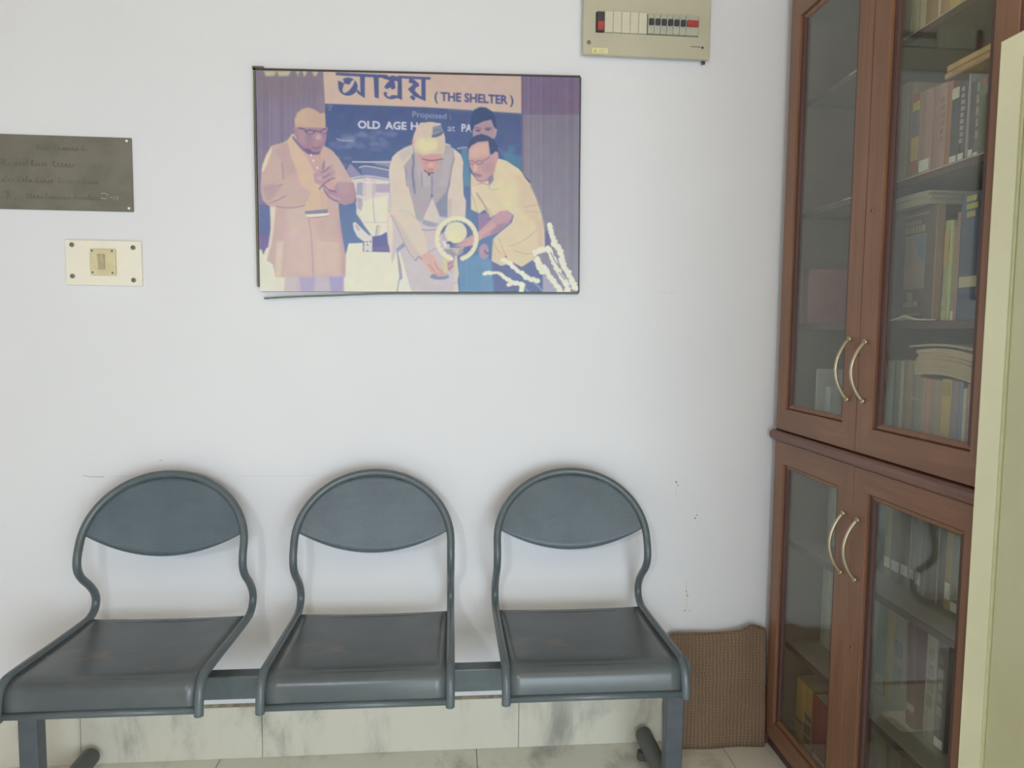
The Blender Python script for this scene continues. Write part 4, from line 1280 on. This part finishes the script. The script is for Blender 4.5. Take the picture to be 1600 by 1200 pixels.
strip('left_edging', [(-0.5760, 2.1150), (-0.5768, 1.90), (-0.5758, 1.65), (-0.5745, 1.476)], -0.0065, M_EDGE2)
strip('right_edging', [(0.3862, 2.1245), (0.3885, 1.80), (0.3920, 1.4735)], 0.0036, M_EDGE)
strip('bottom_edging', [tuple(p) for p in catmull([(-0.562, 1.4440), (-0.50, 1.4485), (-0.42, 1.4530), (-0.35, 1.4560), (-0.28, 1.4600), (-0.18, 1.4640), (0.0, 1.4668), (0.20, 1.4700), (0.3935, 1.4728)], 4)], -0.0042, M_EDGE2)

# ------------------------------------------------------------------ bookcase
XF = 1.035                      # face of the doors
bc = thing('bookcase', 'tall teak bookcase with glazed doors full of books, right of the bench', 'bookcase', (1.22, -0.495, 0))
YA, YZ = -0.040, -0.950
ZT = 2.42
def panel(name, m, *a, bev=0.0):
    return loc_child(MB().box(*a, bev, 1).obj(name, m), bc, 0)
panel('side_panel', M_WOODI, 1.058, 1.405, YA - 0.020, YA - .001, 0.0, ZT)
panel('side_panel', M_WOODI, 1.058, 1.405, YZ + .001, YZ + 0.020, 0.0, ZT)
panel('back_panel', M_WOODI, 1.397, 1.405, YZ + 0.020, YA - 0.020, 0.03, ZT)
panel('top_panel', M_WOODI, 1.058, 1.397, YZ + 0.020, YA - 0.020, ZT - 0.02, ZT)
panel('middle_panel', M_WOODI, 1.060, 1.397, YZ + 0.020, YA - 0.020, 1.030, 1.060)
panel('bottom_panel', M_WOODI, 1.060, 1.397, YZ + 0.020, YA - 0.020, 0.030, 0.050)
panel('edge_strip', M_WOODD, 1.038, 1.058, YA - 0.0045, YA + 0.001, 0.0, ZT, bev=.001)
panel('edge_strip', M_WOODD, 1.038, 1.058, YZ - 0.001, YZ + 0.0030, 0.0, ZT, bev=.001)
panel('side_veneer', M_WOOD, 1.058, 1.4055, YA - .001, YA + 0.001, 0.0, ZT)
panel('side_veneer', M_WOOD, 1.058, 1.4055, YZ - 0.001, YZ + .001, 0.0, ZT)
panel('cornice', M_WOODD, 1.030, 1.405, YZ - 0.004, YA + 0.004, ZT, ZT + 0.025, bev=.003)
loc_child(MB().box(1.048, 1.058, YZ + 0.004, YA - 0.004, 0.0, 0.038, 0.001, 1).obj('plinth', M_WOODD), bc, 0)
lg = MB().prism([(1.058, 1.017), (1.026, 1.017), (1.020, 1.022), (1.018, 1.032), (1.021, 1.041), (1.028, 1.046), (1.058, 1.047)][::1], 'y', YZ - 0.002, YA + 0.006)
loc_child(lg.obj('waist_moulding', wood('dark_moulding', lin((98, 70, 62), WG), lin((112, 80, 70), WG), 0.4, (18, 1.2, 18))), bc, 0)
for z in (2.065, 1.727, 1.384, 0.690, 0.355):
    s_ = MB().box(1.090, 1.397, YZ + 0.0205, YA - 0.0205, z - 0.018, z, 0.001, 1)
    sh = loc_child(s_.obj('shelf', M_SHELF if z > 1 else simple('shelf_reflected_grey', (168, 164, 152), 1.2, 0.5, 0.05, 8)), bc, 0)  # lower shelves paler: reflected light on their tops put into the colour
    sub(MB().box(1.087, 1.0905, YZ + 0.0205, YA - 0.0205, z - 0.0185, z - (0.003 if z > 1.5 else 0.0), 0.0008, 1).obj('shelf_edging', M_WOODD), sh, bc)
    if z > 1.5:
        sub(MB().box(1.0868, 1.20, YZ + 0.021, YA - 0.25, z - 0.0028, z + 0.0002).obj('paper_lining', paint((170, 158, 138), .7, 1.5)), sh, bc)

def door(y0, y1, z0, z1, oy0, oy1, oz0, oz1, handle_y, hz0, hz1, lock=None):
    """y0>y1: outer edges; oy/oz: opening in the frame"""
    d = loc_child(MB().ring(XF, XF + 0.022, (y1, y0, z0, z1), (oy1, oy0, oz0, oz1), (1, 0, 1, 0), 0.0015).obj('door', [M_WOOD, M_WOODH]), bc, 0)
    w = 0.021
    sub(MB().ring(XF + 0.008, XF + 0.020, (oy1 - .0002, oy0 + .0002, oz0 - .0002, oz1 + .0002), (oy1 + w, oy0 - w, oz0 + 0.015, oz1 - 0.015), (1, 0, 1, 0), 0.004).obj('glass_bead', [M_WOODD, M_WOOD]), d, bc)
    g = MB().box(XF + 0.013, XF + 0.017, oy1 + w * .5, oy0 - w * .5, oz0 + 0.006, oz1 - 0.006)
    sub(g.obj('glass_pane', M_GLASS), d, bc)
    pts = []
    for k in range(25):
        t_ = k / 24
        z = hz0 + (hz1 - hz0) * t_
        pts.append((XF - 0.004 - 0.034 * math.sin(math.pi * t_) ** 0.8, handle_y, z))
    h = MB().tube(pts, 0.0045, 10, radii=[0.0055 if k in (0, 24) else 0.0044 for k in range(25)])
    for z in (hz0, hz1):
        h.tube([(XF + 0.001, handle_y, z), (XF - 0.008, handle_y, z)], 0.0062, 12)
    sub(h.obj('bow_handle', M_STEEL), d, bc)
    if lock:
        l = MB().disc((XF, lock[0], lock[1]), (-1, 0, 0), 0.009, 0.002, 18)
        l.box(XF - 0.0035, XF - 0.002, lock[0] - 0.0012, lock[0] + 0.0012, lock[1] - 0.004, lock[1] + 0.004, mi=1)
        sub(l.obj('lock', [simple('brass_lock', (138, 108, 78), 1.2, 0.4, 0.1, 90, metal=0.3), M_BLK]), d, bc)
    return d
door(-0.045, -0.4835, 1.0505, 2.40, -0.100, -0.420, 1.118, 2.302, -0.446, 1.183, 1.339)
door(-0.4865, -0.9465, 1.0505, 2.40, -0.554, -0.886, 1.118, 2.302, -0.518, 1.185, 1.333, (-0.514, 1.657))
door(-0.045, -0.4885, 0.040, 1.014, -0.100, -0.417, 0.102, 0.945, -0.454, 0.723, 0.881)
door(-0.4905, -0.9465, 0.040, 1.014, -0.550, -0.883, 0.102, 0.955, -0.520, 0.726, 0.881, (-0.514, 0.545))

# ------------------------------------------------------------------ books
BG = 1.75
M_PAGE = simple('page_block', (190, 182, 160), 1.1, 0.9, 0.08, 120)
def book(y0, y1, xs_, z0, h, dep, col, label, group, bands=(), sticker=None, lean=0.0, g=None, name='book', dots=None):
    g = g or BG
    w = y0 - y1 - 0.0008
    dep = min(dep, 1.394 - xs_)
    cv_ = MB()
    t = min(0.0022, w * 0.22)
    cv_.box(0, dep, -t, 0, 0, h, t * .3, 1)
    cv_.box(0, dep, -w, -w + t, 0, h, t * .3, 1)
    cv_.prism([(t * 1.2, 0), (t * .3, -w * .06), (0, -w * .22), (-0.0010, -w * .5), (0, -w * .78), (t * .3, -w * .94), (t * 1.2, -w)], 'z', 0, h, smooth=False)
    root = cv_.obj(name, paint(col, 0.55, g, 0.06, 25, 'book_cover'))
    root.location = (xs_, y0 - 0.0004, z0)
    root.rotation_euler = (lean, 0, 0)
    tag(root, label, 'book', group)
    if w > 0.006:
        MB().box(t, dep - 0.003, -w + t, -t, 0.002, h - 0.003).obj('page_block', M_PAGE, root)
    for (a, b, c) in bands:
        MB().box(-0.0017, 0.0008, -w * .9, -w * .1, h * a, h * b).obj('spine_band', paint(c, 0.55, g, 0.06, 25, 'spine_print'), root)
    if dots:
        c, ns, a, b = dots
        dm = MB()
        for i in range(ns):
            z = h * (a + (b - a) * (i + .5) / ns)
            hh = h * (b - a) / ns * .34
            dm.box(-0.0019, 0.0006, -w * rnd.uniform(.68, .8), -w * rnd.uniform(.2, .32), z - hh, z + hh)
        dm.obj('spine_lettering', paint(c, 0.5, g, 0.1, 60, 'spine_letters'), root)
    if sticker:
        MB().box(-0.0020, 0.0006, -w * .88, -w * .14, h * sticker[0], h * sticker[1]).obj('call_number_label', paint((205, 198, 182), 0.6, g), root)
    return root

gA = 'books standing on the top visible shelf'
ZA = 2.0655
A = [(-.490, -.540, (100, 98, 88), 'grey cloth-bound book at the left end of the highest visible shelf'),
     (-.540, -.562, (150, 143, 116), 'olive cream book second from left on the highest visible shelf'),
     (-.562, -.592, (168, 160, 132), 'pale cream book between olive cream and tan books on the highest visible shelf'),
     (-.592, -.635, (142, 116, 82), 'wide tan brown book on the highest visible shelf'),
     (-.635, -.643, (172, 160, 148), 'very thin whitish booklet on the highest visible shelf'),
     (-.643, -.673, (160, 124, 98), 'pinkish tan book right of the thin whitish booklet on the highest visible shelf'),
     (-.673, -.708, (172, 152, 96), 'yellow book on the highest visible shelf, above the lying orange file'),
     (-.708, -.760, (150, 140, 120), 'pale buff book right of the yellow one on the highest visible shelf')]
for i, (a, b, c, l) in enumerate(A):
    book(a, b, 1.094, ZA, 0.22 + 0.02 * ((i * 7) % 3), 0.16, c, l, gA)

gB = 'books standing on the second shelf of the upper right door'
ZB = 1.7275
WS = (0.02, 0.10)
book(-.490, -.538, 1.100, ZB, .235, .18, (134, 124, 106), 'grey beige book at the left end of the second visible shelf', gB)
book(-.538, -.558, 1.100, ZB, .225, .18, (126, 116, 92), 'olive grey book beside the rainbow-spined volume on the second visible shelf', gB)
book(-.558, -.586, 1.098, ZB, .195, .18, (126, 108, 84), 'book with red, yellow and blue blocks down its spine on the second visible shelf', gB,
     [(.91, .985, (158, 88, 84)), (.80, .90, (176, 160, 84)), (.50, .79, (112, 108, 122)), (.20, .48, (172, 154, 90)), (.05, .19, (156, 92, 84))])
book(-.587, -.631, 1.098, ZB, .192, .18, (146, 118, 104), 'wide pinkish tan book with a pale label at its foot on the second visible shelf', gB, sticker=(.03, .17))
book(-.631, -.651, 1.098, ZB, .190, .18, (134, 104, 96), 'mauve brown book beside the wide pinkish tan one on the second visible shelf', gB)
book(-.651, -.676, 1.098, ZB, .188, .18, (150, 120, 106), 'rose tan book with faint lettering, left of the orange brown book', gB, dots=((132, 104, 96), 6, .3, .85))
book(-.676, -.695, 1.098, ZB, .184, .18, (142, 98, 70), 'orange brown book standing left of the black books on the second visible shelf', gB)
book(-.695, -.721, 1.096, ZB, .166, .16, (62, 62, 62), 'black book with white labels at top and foot of the spine', gB, [(.84, .98, (192, 178, 154))], WS)
book(-.721, -.742, 1.096, ZB, .166, .16, (72, 64, 66), 'black book with white lettering running down the spine', gB, (), WS, dots=((150, 140, 134), 9, .22, .96))
book(-.742, -.7485, 1.096, ZB, .160, .16, (80, 70, 70), 'narrow dark brown book left of the thin white-edged booklet', gB)
book(-.7485, -.7525, 1.093, ZB, .178, .16, (158, 148, 138), 'very thin white-edged booklet among the black books', gB)
book(-.7525, -.768, 1.096, ZB, .158, .16, (68, 60, 66), 'plum black book right of the thin white-edged booklet', gB, (), (.02, .11))
book(-.768, -.785, 1.096, ZB, .162, .16, (92, 92, 78), 'dark green grey book with pale marks on the second visible shelf', gB, (), (.0, .05), dots=((136, 130, 112), 5, .2, .95))
book(-.785, -.800, 1.096, ZB, .160, .16, (106, 112, 90), 'moss green book near the right end of the second visible shelf', gB, [(.88, .98, (150, 78, 70))])
book(-.800, -.820, 1.096, ZB, .165, .16, (72, 62, 60), 'dark brown book at the right stile on the second visible shelf', gB)
def lying(x0, x1, y0, y1, z, h, c, name, label, cat, group=None, tilt=0.0, layers=None, lm=None, g=None):
    mb = MB().box(x0, x1, y1, y0, z, z + h, min(h * .2, .002), 1)
    o = mb.obj(name, paint(c, 0.6, g or BG, 0.06, 20, name))
    loc = ((x0 + x1) / 2, (y0 + y1) / 2, z)
    shift(o, loc)
    o.rotation_euler = (tilt, 0, 0)
    tag(o, label, cat, group)
    return o
def withpages(o, c=(196, 186, 160)):
    bb = [Vector(v) for v in o.bound_box]
    mn = Vector((min(v.x for v in bb), min(v.y for v in bb), min(v.z for v in bb)))
    mx = Vector((max(v.x for v in bb), max(v.y for v in bb), max(v.z for v in bb)))
    h = mx.z - mn.z
    MB().box(mn.x - .0008, mx.x - .003, mn.y + .002, mx.y - .002, mn.z + h * .18, mn.z + h * .82).obj('page_block', paint(c, .8, BG), o)
    return o
withpages(lying(1.098, 1.26, -.664, -.80, ZB + .1935, .014, (150, 112, 74), 'book', 'tan book lying flat on the standing books, lower one of the pair', 'book', 'books lying flat on the second shelf'), (166, 132, 92))
withpages(lying(1.100, 1.26, -.668, -.80, ZB + .2080, .016, (158, 116, 78), 'book', 'orange tan book lying flat on top of the pair above the black books', 'book', 'books lying flat on the second shelf'), (176, 146, 100))

gC = 'books on the middle shelf of the upper doors'
ZM = 1.3845
# face-out album with a picture panel on its cover
al = thing('album', 'dark brown large-format book standing face out with a blue and buff picture on its cover', 'book', (1.112, -.555, ZM))
loc_child(MB().box(1.112, 1.132, -.644, -.490, ZM, ZM + .268, .002, 1).obj('cover', paint((88, 78, 72), .5, BG)), al, 0)
loc_child(MB().box(1.111, 1.131, -.648, -.6445, ZM, ZM + .268, .0008, 1).obj('spine_edge', paint((142, 112, 84), .5, BG)), al, 0)
pn = MB()
def flat(mb, ya, yb, za, zb, mi, x=1.1115):
    mb.poly([(x, ya, za), (x, yb, za), (x, yb, zb), (x, ya, zb)], mi)
flat(pn, -.535, -.610, ZM + .078, ZM + .205, 0)
pn.poly([(1.1112, -.565, ZM + .205), (1.1112, -.610, ZM + .205), (1.1112, -.610, ZM + .135), (1.1112, -.592, ZM + .150), (1.1112, -.575, ZM + .180)], 1)
flat(pn, -.53, -.6105, ZM + .205, ZM + .2065, 2, 1.1110)
flat(pn, -.6105, -.612, ZM + .078, ZM + .2065, 2, 1.1110)
loc_child(pn.obj('cover_picture', [paint((128, 112, 102), .5, BG), paint((96, 106, 128), .5, BG), paint((142, 144, 146), .5, BG)]), al, 0)
tt = MB()
flat(tt, -.530, -.618, ZM + .252, ZM + .256, 0)
for i in range(6):
    flat(tt, -.537 - i * .0095, -.5435 - i * .0095, ZM + .232, ZM + .241, 0)
for i, (a, b) in enumerate(((0, .010), (.013, .022), (.025, .035), (.038, .046), (.049, .058), (.061, .072))):
    flat(tt, -.534 - a, -.534 - b, ZM + .212, ZM + .228, 0 if i < 5 else 1)
flat(tt, -.552, -.572, ZM + .034, ZM + .070, 0)
flat(tt, -.538, -.550, ZM + .036, ZM + .046, 1)
flat(tt, -.576, -.592, ZM + .036, ZM + .048, 1)
flat(tt, -.535, -.605, ZM + .014, ZM + .018, 0)
loc_child(tt.obj('cover_lettering', [paint((134, 124, 100), .5, BG), paint((146, 134, 124), .5, BG)]), al, 0)
book(-.452, -.486, 1.118, ZM, .262, .2, (112, 112, 104), 'tall pale grey file standing left of the face-out album', gC)
book(-.405, -.450, 1.118, ZM, .255, .2, (108, 108, 100), 'tall grey file half hidden behind the door stile on the middle shelf', gC)
book(-.677, -.697, 1.110, ZM, .224, .2, (136, 142, 92), 'yellow-green book standing between the album and the blue volume', gC, [(.55, .9, (158, 132, 76)), (.01, .10, (152, 158, 92)), (.14, .24, (150, 140, 120))], lean=0.0)
book(-.697, -.706, 1.108, ZM, .222, .2, (158, 160, 108), 'thin pale lime book touching the yellow-green one', gC)
book(-.706, -.717, 1.112, ZM, .210, .2, (124, 114, 104), 'slim greyish mauve book on the middle shelf', gC, (), (.0, .10))
book(-.717, -.729, 1.108, ZM, .236, .2, (138, 108, 84), 'slim copper brown book left of the thick blue volume', gC)
book(-.730, -.795, 1.106, ZM, .272, .2, (70, 76, 94), 'thick dark blue volume with yellow lettering and a white label on its spine', gC,
     [(.26, .345, (158, 152, 124)), (.16, .21, (62, 68, 100))], dots=((150, 144, 70), 3, .80, .985))
book(-.796, -.840, 1.106, ZM, .268, .2, (72, 74, 84), 'slate blue volume behind the right stile on the middle shelf', gC, [(.72, .98, (140, 122, 94))])
# pink book flat against the left side, its cover facing the bench
pb = thing('book', 'faded maroon book with its plain cover facing the bench, behind the upper left pane', 'book', (1.15, -.075, ZM), gC)
loc_child(MB().box(1.100, 1.222, -.0925, -.0905, ZM, ZM + .168, .0004, 1).box(1.100, 1.222, -.0625, -.0605, ZM, ZM + .168, .0004, 1).box(1.098, 1.1002, -.0925, -.0605, ZM, ZM + .168).obj('cover', paint((122, 84, 84), .6, 2.2)), pb, 0)
loc_child(MB().box(1.1005, 1.219, -.0903, -.0627, ZM + .002, ZM + .165).obj('page_block', paint((190, 184, 172), .8, BG)), pb, 0)
book(-.30, -.345, 1.240, ZM, .16, .12, (170, 170, 164), 'whitish book behind the upper left pane beside the maroon cover', gC)
# slack bundles of papers lying across the tall books, and a paper lining on the shelf
def bundle(name, x0, x1, y0, y1, z, h, sag, c, label, cat, n=5, seed=0):
    r = random.Random(seed)
    mb = MB()
    for k in range(n):
        zz = z + h * k / n
        ox, oy = r.uniform(-.004, .004), r.uniform(-.006, .006)
        t = h / n * .96
        def fn(u, v, zz=zz, ox=ox, oy=oy):
            return (x0 + ox + (x1 - x0) * u, y0 + oy + (y1 - y0) * v, zz + sag(u, v))
        nu, nv = 8, 16
        top = [[mb.bm.verts.new(Vector(fn(i / nu, j / nv)) + Vector((0, 0, t))) for j in range(nv + 1)] for i in range(nu + 1)]
        bot = [[mb.bm.verts.new(fn(i / nu, j / nv)) for j in range(nv + 1)] for i in range(nu + 1)]
        for i in range(nu):
            for j in range(nv):
                mb.bm.faces.new((top[i][j], top[i + 1][j], top[i + 1][j + 1], top[i][j + 1]))
                mb.bm.faces.new((bot[i][j + 1], bot[i + 1][j + 1], bot[i + 1][j], bot[i][j]))
        for i in range(nu):
            mb.bm.faces.new((top[i][0], bot[i][0], bot[i + 1][0], top[i + 1][0]))
            mb.bm.faces.new((top[i + 1][nv], bot[i + 1][nv], bot[i][nv], top[i][nv]))
        for j in range(nv):
            mb.bm.faces.new((top[0][j], top[0][j + 1], bot[0][j + 1], bot[0][j]))
            mb.bm.faces.new((top[nu][j + 1], top[nu][j], bot[nu][j], bot[nu][j + 1]))
    o = mb.obj(name, paint(c, .75, BG, .07, 14, 'paper'))
    shift(o, ((x0 + x1) / 2, (y0 + y1) / 2, z))
    return tag(o, label, cat)
bundle('paper_bundle', 1.096, 1.32, -.41, -.640, ZM + .2690, .030, lambda u, v: .006 * (1 - u) * v * math.sin(v * 3), (150, 146, 124),
       'bundle of pale papers lying on top of the face-out album', 'papers', 5, 3)
bundle('paper_lining', 1.082, 1.105, -.530, -.665, ZM + .0005, .004, lambda u, v: .010 * math.exp(-((v - .42) / .22) ** 2) * (1 - u), (176, 164, 152),
       'crumpled white paper showing along the shelf edge under the album', 'paper', 2, 4)

gD = 'books on the lowest shelf of the upper doors'
ZD = 1.0605
book(-.128, -.139, 1.116, ZD, .185, .2, (160, 160, 156), 'thin white booklet alone behind the upper left pane near the handle', gD)
book(-.186, -.215, 1.116, ZD, .135, .2, (146, 152, 150), 'short pale grey book behind the upper left pane beside the left bow handle', gD)
D = [(-.466, -.486, .222, (116, 112, 98), 'grey olive book at the left end of the lowest upper shelf'),
     (-.486, -.510, .226, (146, 150, 132), 'pale sage book second on the lowest upper shelf'),
     (-.510, -.538, .228, (116, 122, 94), 'green book third on the lowest upper shelf'),
     (-.538, -.550, .228, (160, 156, 124), 'thin cream book right of the green one on the lowest upper shelf'),
     (-.550, -.584, .230, (138, 124, 96), 'tan book in the middle left of the lowest upper shelf'),
     (-.584, -.617, .226, (122, 112, 104), 'mauve grey book in the middle of the lowest upper shelf'),
     (-.617, -.633, .190, (136, 122, 100), 'dull tan book below the drooping papers, left of the pink red one'),
     (-.633, -.650, .190, (156, 116, 102), 'pink red book below the drooping papers on the lowest upper shelf'),
     (-.650, -.689, .188, (136, 120, 102), 'wide beige brown book below the drooping papers'),
     (-.689, -.720, .192, (164, 142, 82), 'yellow book on the lowest upper shelf below the papers'),
     (-.720, -.743, .190, (122, 108, 110), 'purple grey book right of the yellow one'),
     (-.743, -.757, .190, (104, 110, 124), 'blue book near the right end of the lowest upper shelf'),
     (-.757, -.768, .176, (164, 158, 142), 'thin white book right of the blue one'),
     (-.768, -.800, .186, (146, 120, 106), 'pinkish book next to the right stile on the lowest upper shelf')]
for a, b, h, c, l in D:
    bands = ()
    if 'yellow book' in l: bands = [(.02, .18, (154, 126, 92)), (.80, .97, (142, 128, 84))]
    if 'mauve grey' in l: bands = [(.60, .63, (140, 128, 110))]
    book(a, b, 1.114, ZD, h, .2, c, l, gD, bands)
bundle('paper_bundle', 1.100, 1.34, -.612, -.815, ZD + .196, .060, lambda u, v: .010 * math.sin(v * math.pi) * (1 - .5 * u) - .010 * v, (156, 138, 112),
       'thick sheaf of buff papers drooping over the books of the lowest upper shelf', 'papers', 7, 5)
bundle('paper_bundle', 1.104, 1.33, -.580, -.830, ZD + .2605, .005, lambda u, v: .010 * math.sin(v * math.pi) * (1 - .5 * u) - .009 * v, (160, 150, 130),
       'loose grey white sheets on top of the buff sheaf of papers', 'papers', 2, 6)

gE = 'books on the upper shelf of the lower doors'
ZE = 0.6905
XE = 1.192
book(-.095, -.117, XE, ZE, .27, .19, (138, 138, 124), 'pale grey green book behind the lower left pane, first of the upper row', gE)
book(-.117, -.139, XE, ZE, .275, .19, (152, 150, 136), 'cream grey book behind the lower left pane, second of the upper row', gE)
book(-.139, -.165, XE, ZE, .27, .19, (144, 144, 138), 'ash grey book behind the lower left pane at the stile, upper row', gE)
St = (.10, .20)
E_ = [(-.335, -.391, .28, (98, 106, 104), 'blue grey thick book at the left of the lower upper row', None),
      (-.391, -.421, .27, (136, 128, 92), 'mustard olive book with white label, lower doors upper row', St),
      (-.421, -.461, .27, (116, 106, 86), 'olive brown book with white label, lower doors upper row', St),
      (-.461, -.497, .28, (106, 94, 78), 'dark umber book with white label, lower doors upper row', (.10, .20)),
      (-.497, -.502, .27, (140, 128, 104), 'very thin buff booklet in the lower doors upper row', None),
      (-.502, -.521, .27, (118, 114, 96), 'sage grey book with white label right of the thin buff booklet', (.11, .20)),
      (-.521, -.544, .27, (122, 118, 100), 'sage grey book carrying the largest white label in its row', (.09, .21)),
      (-.544, -.561, .28, (114, 108, 96), 'plain grey book without label right of the sage grey pair', None),
      (-.561, -.602, .28, (98, 88, 76), 'dark brown thick book in the right half of the lower doors upper row', None),
      (-.602, -.606, .27, (136, 120, 98), 'very thin tan booklet between the two dark brown thick books', None),
      (-.606, -.630, .28, (94, 84, 74), 'dark brown book left of the ochre book in the lower doors upper row', None),
      (-.630, -.652, .28, (146, 126, 84), 'ochre book with a cream label near the right stile, lower doors upper row', (.10, .24)),
      (-.652, -.680, .27, (124, 128, 110), 'pale green book at the right stile, lower doors upper row', (.02, .10))]
for a, b, h, c, l, s in E_:
    book(a, b, XE, ZE, h, .19, c, l, gE, (), s)

gF = 'books on the middle shelf of the lower doors'
ZF = 0.3555
book(-.081, -.107, XE, ZF, .28, .19, (136, 146, 128), 'pale green book behind the lower left pane, middle row', gF)
book(-.107, -.129, XE, ZF, .285, .19, (152, 152, 134), 'pale cream green book behind the lower left pane, middle row', gF)
book(-.129, -.158, XE, ZF, .28, .19, (150, 146, 134), 'off-white book at the stile behind the lower left pane, middle row', gF)
book(-.345, -.378, XE, ZF, .255, .19, (110, 116, 116), 'blue grey book at the left of the lower right middle row', gF)
book(-.378, -.423, XE, ZF, .260, .19, (90, 104, 88), 'dark green thick book in the lower right middle row', gF, [(.02, .2, (128, 126, 108))])
book(-.423, -.453, XE, ZF, .265, .19, (140, 126, 88), 'mustard yellow book right of the dark green one', gF)
book(-.453, -.493, XE, ZF, .265, .19, (134, 132, 112), 'pale book with a small blue emblem block on its spine', gF, [(.52, .68, (112, 118, 126)), (.25, .40, (122, 128, 122))])
book(-.493, -.547, XE, ZF, .270, .19, (138, 132, 112), 'wide pale grey olive book left of the tilted maroon volume', gF)
book(-.556, -.590, XE - .028, ZF + .002, .262, .19, (112, 66, 56), 'maroon volume leaning left with a cream label at its foot', gF, [(.16, .23, (170, 156, 140))], lean=-0.045, g=1.35)
book(-.609, -.647, XE - .02, ZF, .265, .19, (134, 124, 106), 'grey beige book right of the maroon volume', gF, dots=((122, 110, 100), 4, .3, .9))
book(-.647, -.684, XE - .02, ZF, .265, .19, (102, 94, 96), 'dark purple grey book at the right stile, lower doors middle row', gF, dots=((124, 116, 108), 5, .3, .9), sticker=(.02, .10))
lf = MB()
for k in range(3):
    lf.box(1.142 + .003 * k, 1.26, -.585 - .004 * k, -.505 + .003 * k, ZF + .0006 + .0009 * k, ZF + .0012 + .0009 * k)
lfo = lf.obj('paper_sheets', paint((190, 178, 160), .7, BG))
shift(lfo, (1.19, -.545, ZF)); lfo.location.x -= .012
tag(lfo, 'loose cream sheets on the shelf under the leaning maroon volume', 'papers')

gG = 'books on the bottom shelf of the lower doors'
ZG = 0.0505
book(-.098, -.150, 1.112, ZG, .205, .2, (168, 134, 62), 'yellow book behind the lower left pane on the bottom shelf', gG, [(.3, .36, (96, 72, 60))], g=1.5)
book(-.150, -.196, 1.112, ZG, .205, .2, (158, 122, 60), 'yellow book with black pattern at the spine foot, left of the red one', gG, [(.12, .2, (84, 62, 54)), (.26, .42, (84, 62, 54)), (.48, .56, (90, 66, 54))], g=1.5)
book(-.197, -.300, 1.112, ZG, .20, .2, (124, 46, 46), 'thick red book on the bottom shelf behind the lower left pane', gG, (), (.03, .10), g=1.5)
for k, (a, b, h, c, l) in enumerate([(-.36, -.40, .19, (108, 98, 82), 'brown book at the left of the bottom row behind the lower right pane'),
        (-.40, -.43, .20, (126, 112, 84), 'buff book second in the bottom row behind the lower right pane'),
        (-.43, -.455, .19, (98, 92, 80), 'grey brown book third in the bottom row behind the lower right pane'),
        (-.455, -.49, .20, (132, 118, 94), 'tan book fourth in the bottom row behind the lower right pane'),
        (-.49, -.53, .20, (120, 106, 86), 'dun book fifth in the bottom row behind the lower right pane')]):
    book(a, b, 1.20, ZG, h, .18, c, l, gG)

# ------------------------------------------------------------------ steel almirah at the right
M_AL = simple('pale_green_enamel', (202, 202, 170), 1.6, 0.28, 0.03, 6)
M_AL2 = simple('pale_green_enamel_shaded', (190, 190, 154), 1.5, 0.35, 0.03, 6)  # same enamel darkened, shade on the door face put into the colour
AX, AY0, AY1, AZ = 0.994, -0.957, -1.86, 1.884
am = thing('steel_almirah', 'pale green enamelled steel cupboard standing right of the bookcase', 'cupboard', (1.2, -1.41, 0))
def apanel(name, *a):
    return loc_child(MB().box(*a).obj(name, M_AL2), am, 0)
apanel('side_sheet', AX + 0.03, 1.40, AY0 - 0.018, AY0, 0.0, AZ - .002)
apanel('side_sheet', AX + 0.03, 1.40, AY1, AY1 + 0.018, 0.0, AZ - .002)
apanel('back_sheet', 1.385, 1.40, AY1 + .018, AY0 - .018, 0.0, AZ - .002)
apanel('top_sheet', AX + 0.03, 1.385, AY1 + .018, AY0 - .018, AZ - .02, AZ - .002)
apanel('bottom_sheet', AX + 0.03, 1.385, AY1 + .018, AY0 - .018, 0.04, 0.06)
af = MB().ring(AX, AX + 0.034, (AY1, AY0, 0.0, AZ), (AY1 + .054, AY0 - .054, 0.08, AZ - .046))
bmesh.ops.bevel(af.bm, geom=[e for e in af.bm.edges if all(abs(v.co.x - AX) < 1e-5 for v in e.verts)], offset=0.011, segments=4, profile=0.5, affect='EDGES')
for p in af.bm.faces: p.smooth = True
loc_child(af.obj('front_frame', M_AL), am, 0)
def al_door(hy, ly, ang, handle):
    w = abs(ly - hy)
    sgn = -1 if ly < hy else 1
    mb = MB().box(0, 0.022, min(0, sgn * w), max(0, sgn * w), 0.085, AZ - 0.052, 0.004, 2)
    o = mb.obj('door', M_AL2)
    o.parent = am
    o.location = (AX + 0.006 - 1.2, hy + 1.41, 0)
    o.rotation_euler = (0, 0, ang)
    if handle:
        MB().box(-0.018, -0.006, sgn * (w - .06) - .006, sgn * (w - .06) + .006, 0.95, 1.10, .004, 2).box(-0.008, 0.0, sgn * (w - .06) - .004, sgn * (w - .06) + .004, 0.96, 0.975).box(-0.008, 0.0, sgn * (w - .06) - .004, sgn * (w - .06) + .004, 1.075, 1.09).obj('door_handle', M_STEEL, o)
    return o
mid = (AY0 + AY1) / 2
al_door(AY0 - 0.056, mid + .0015, -math.radians(ALM_ANG), True)
al_door(AY1 + 0.056, mid - .0015, 0.0, False)
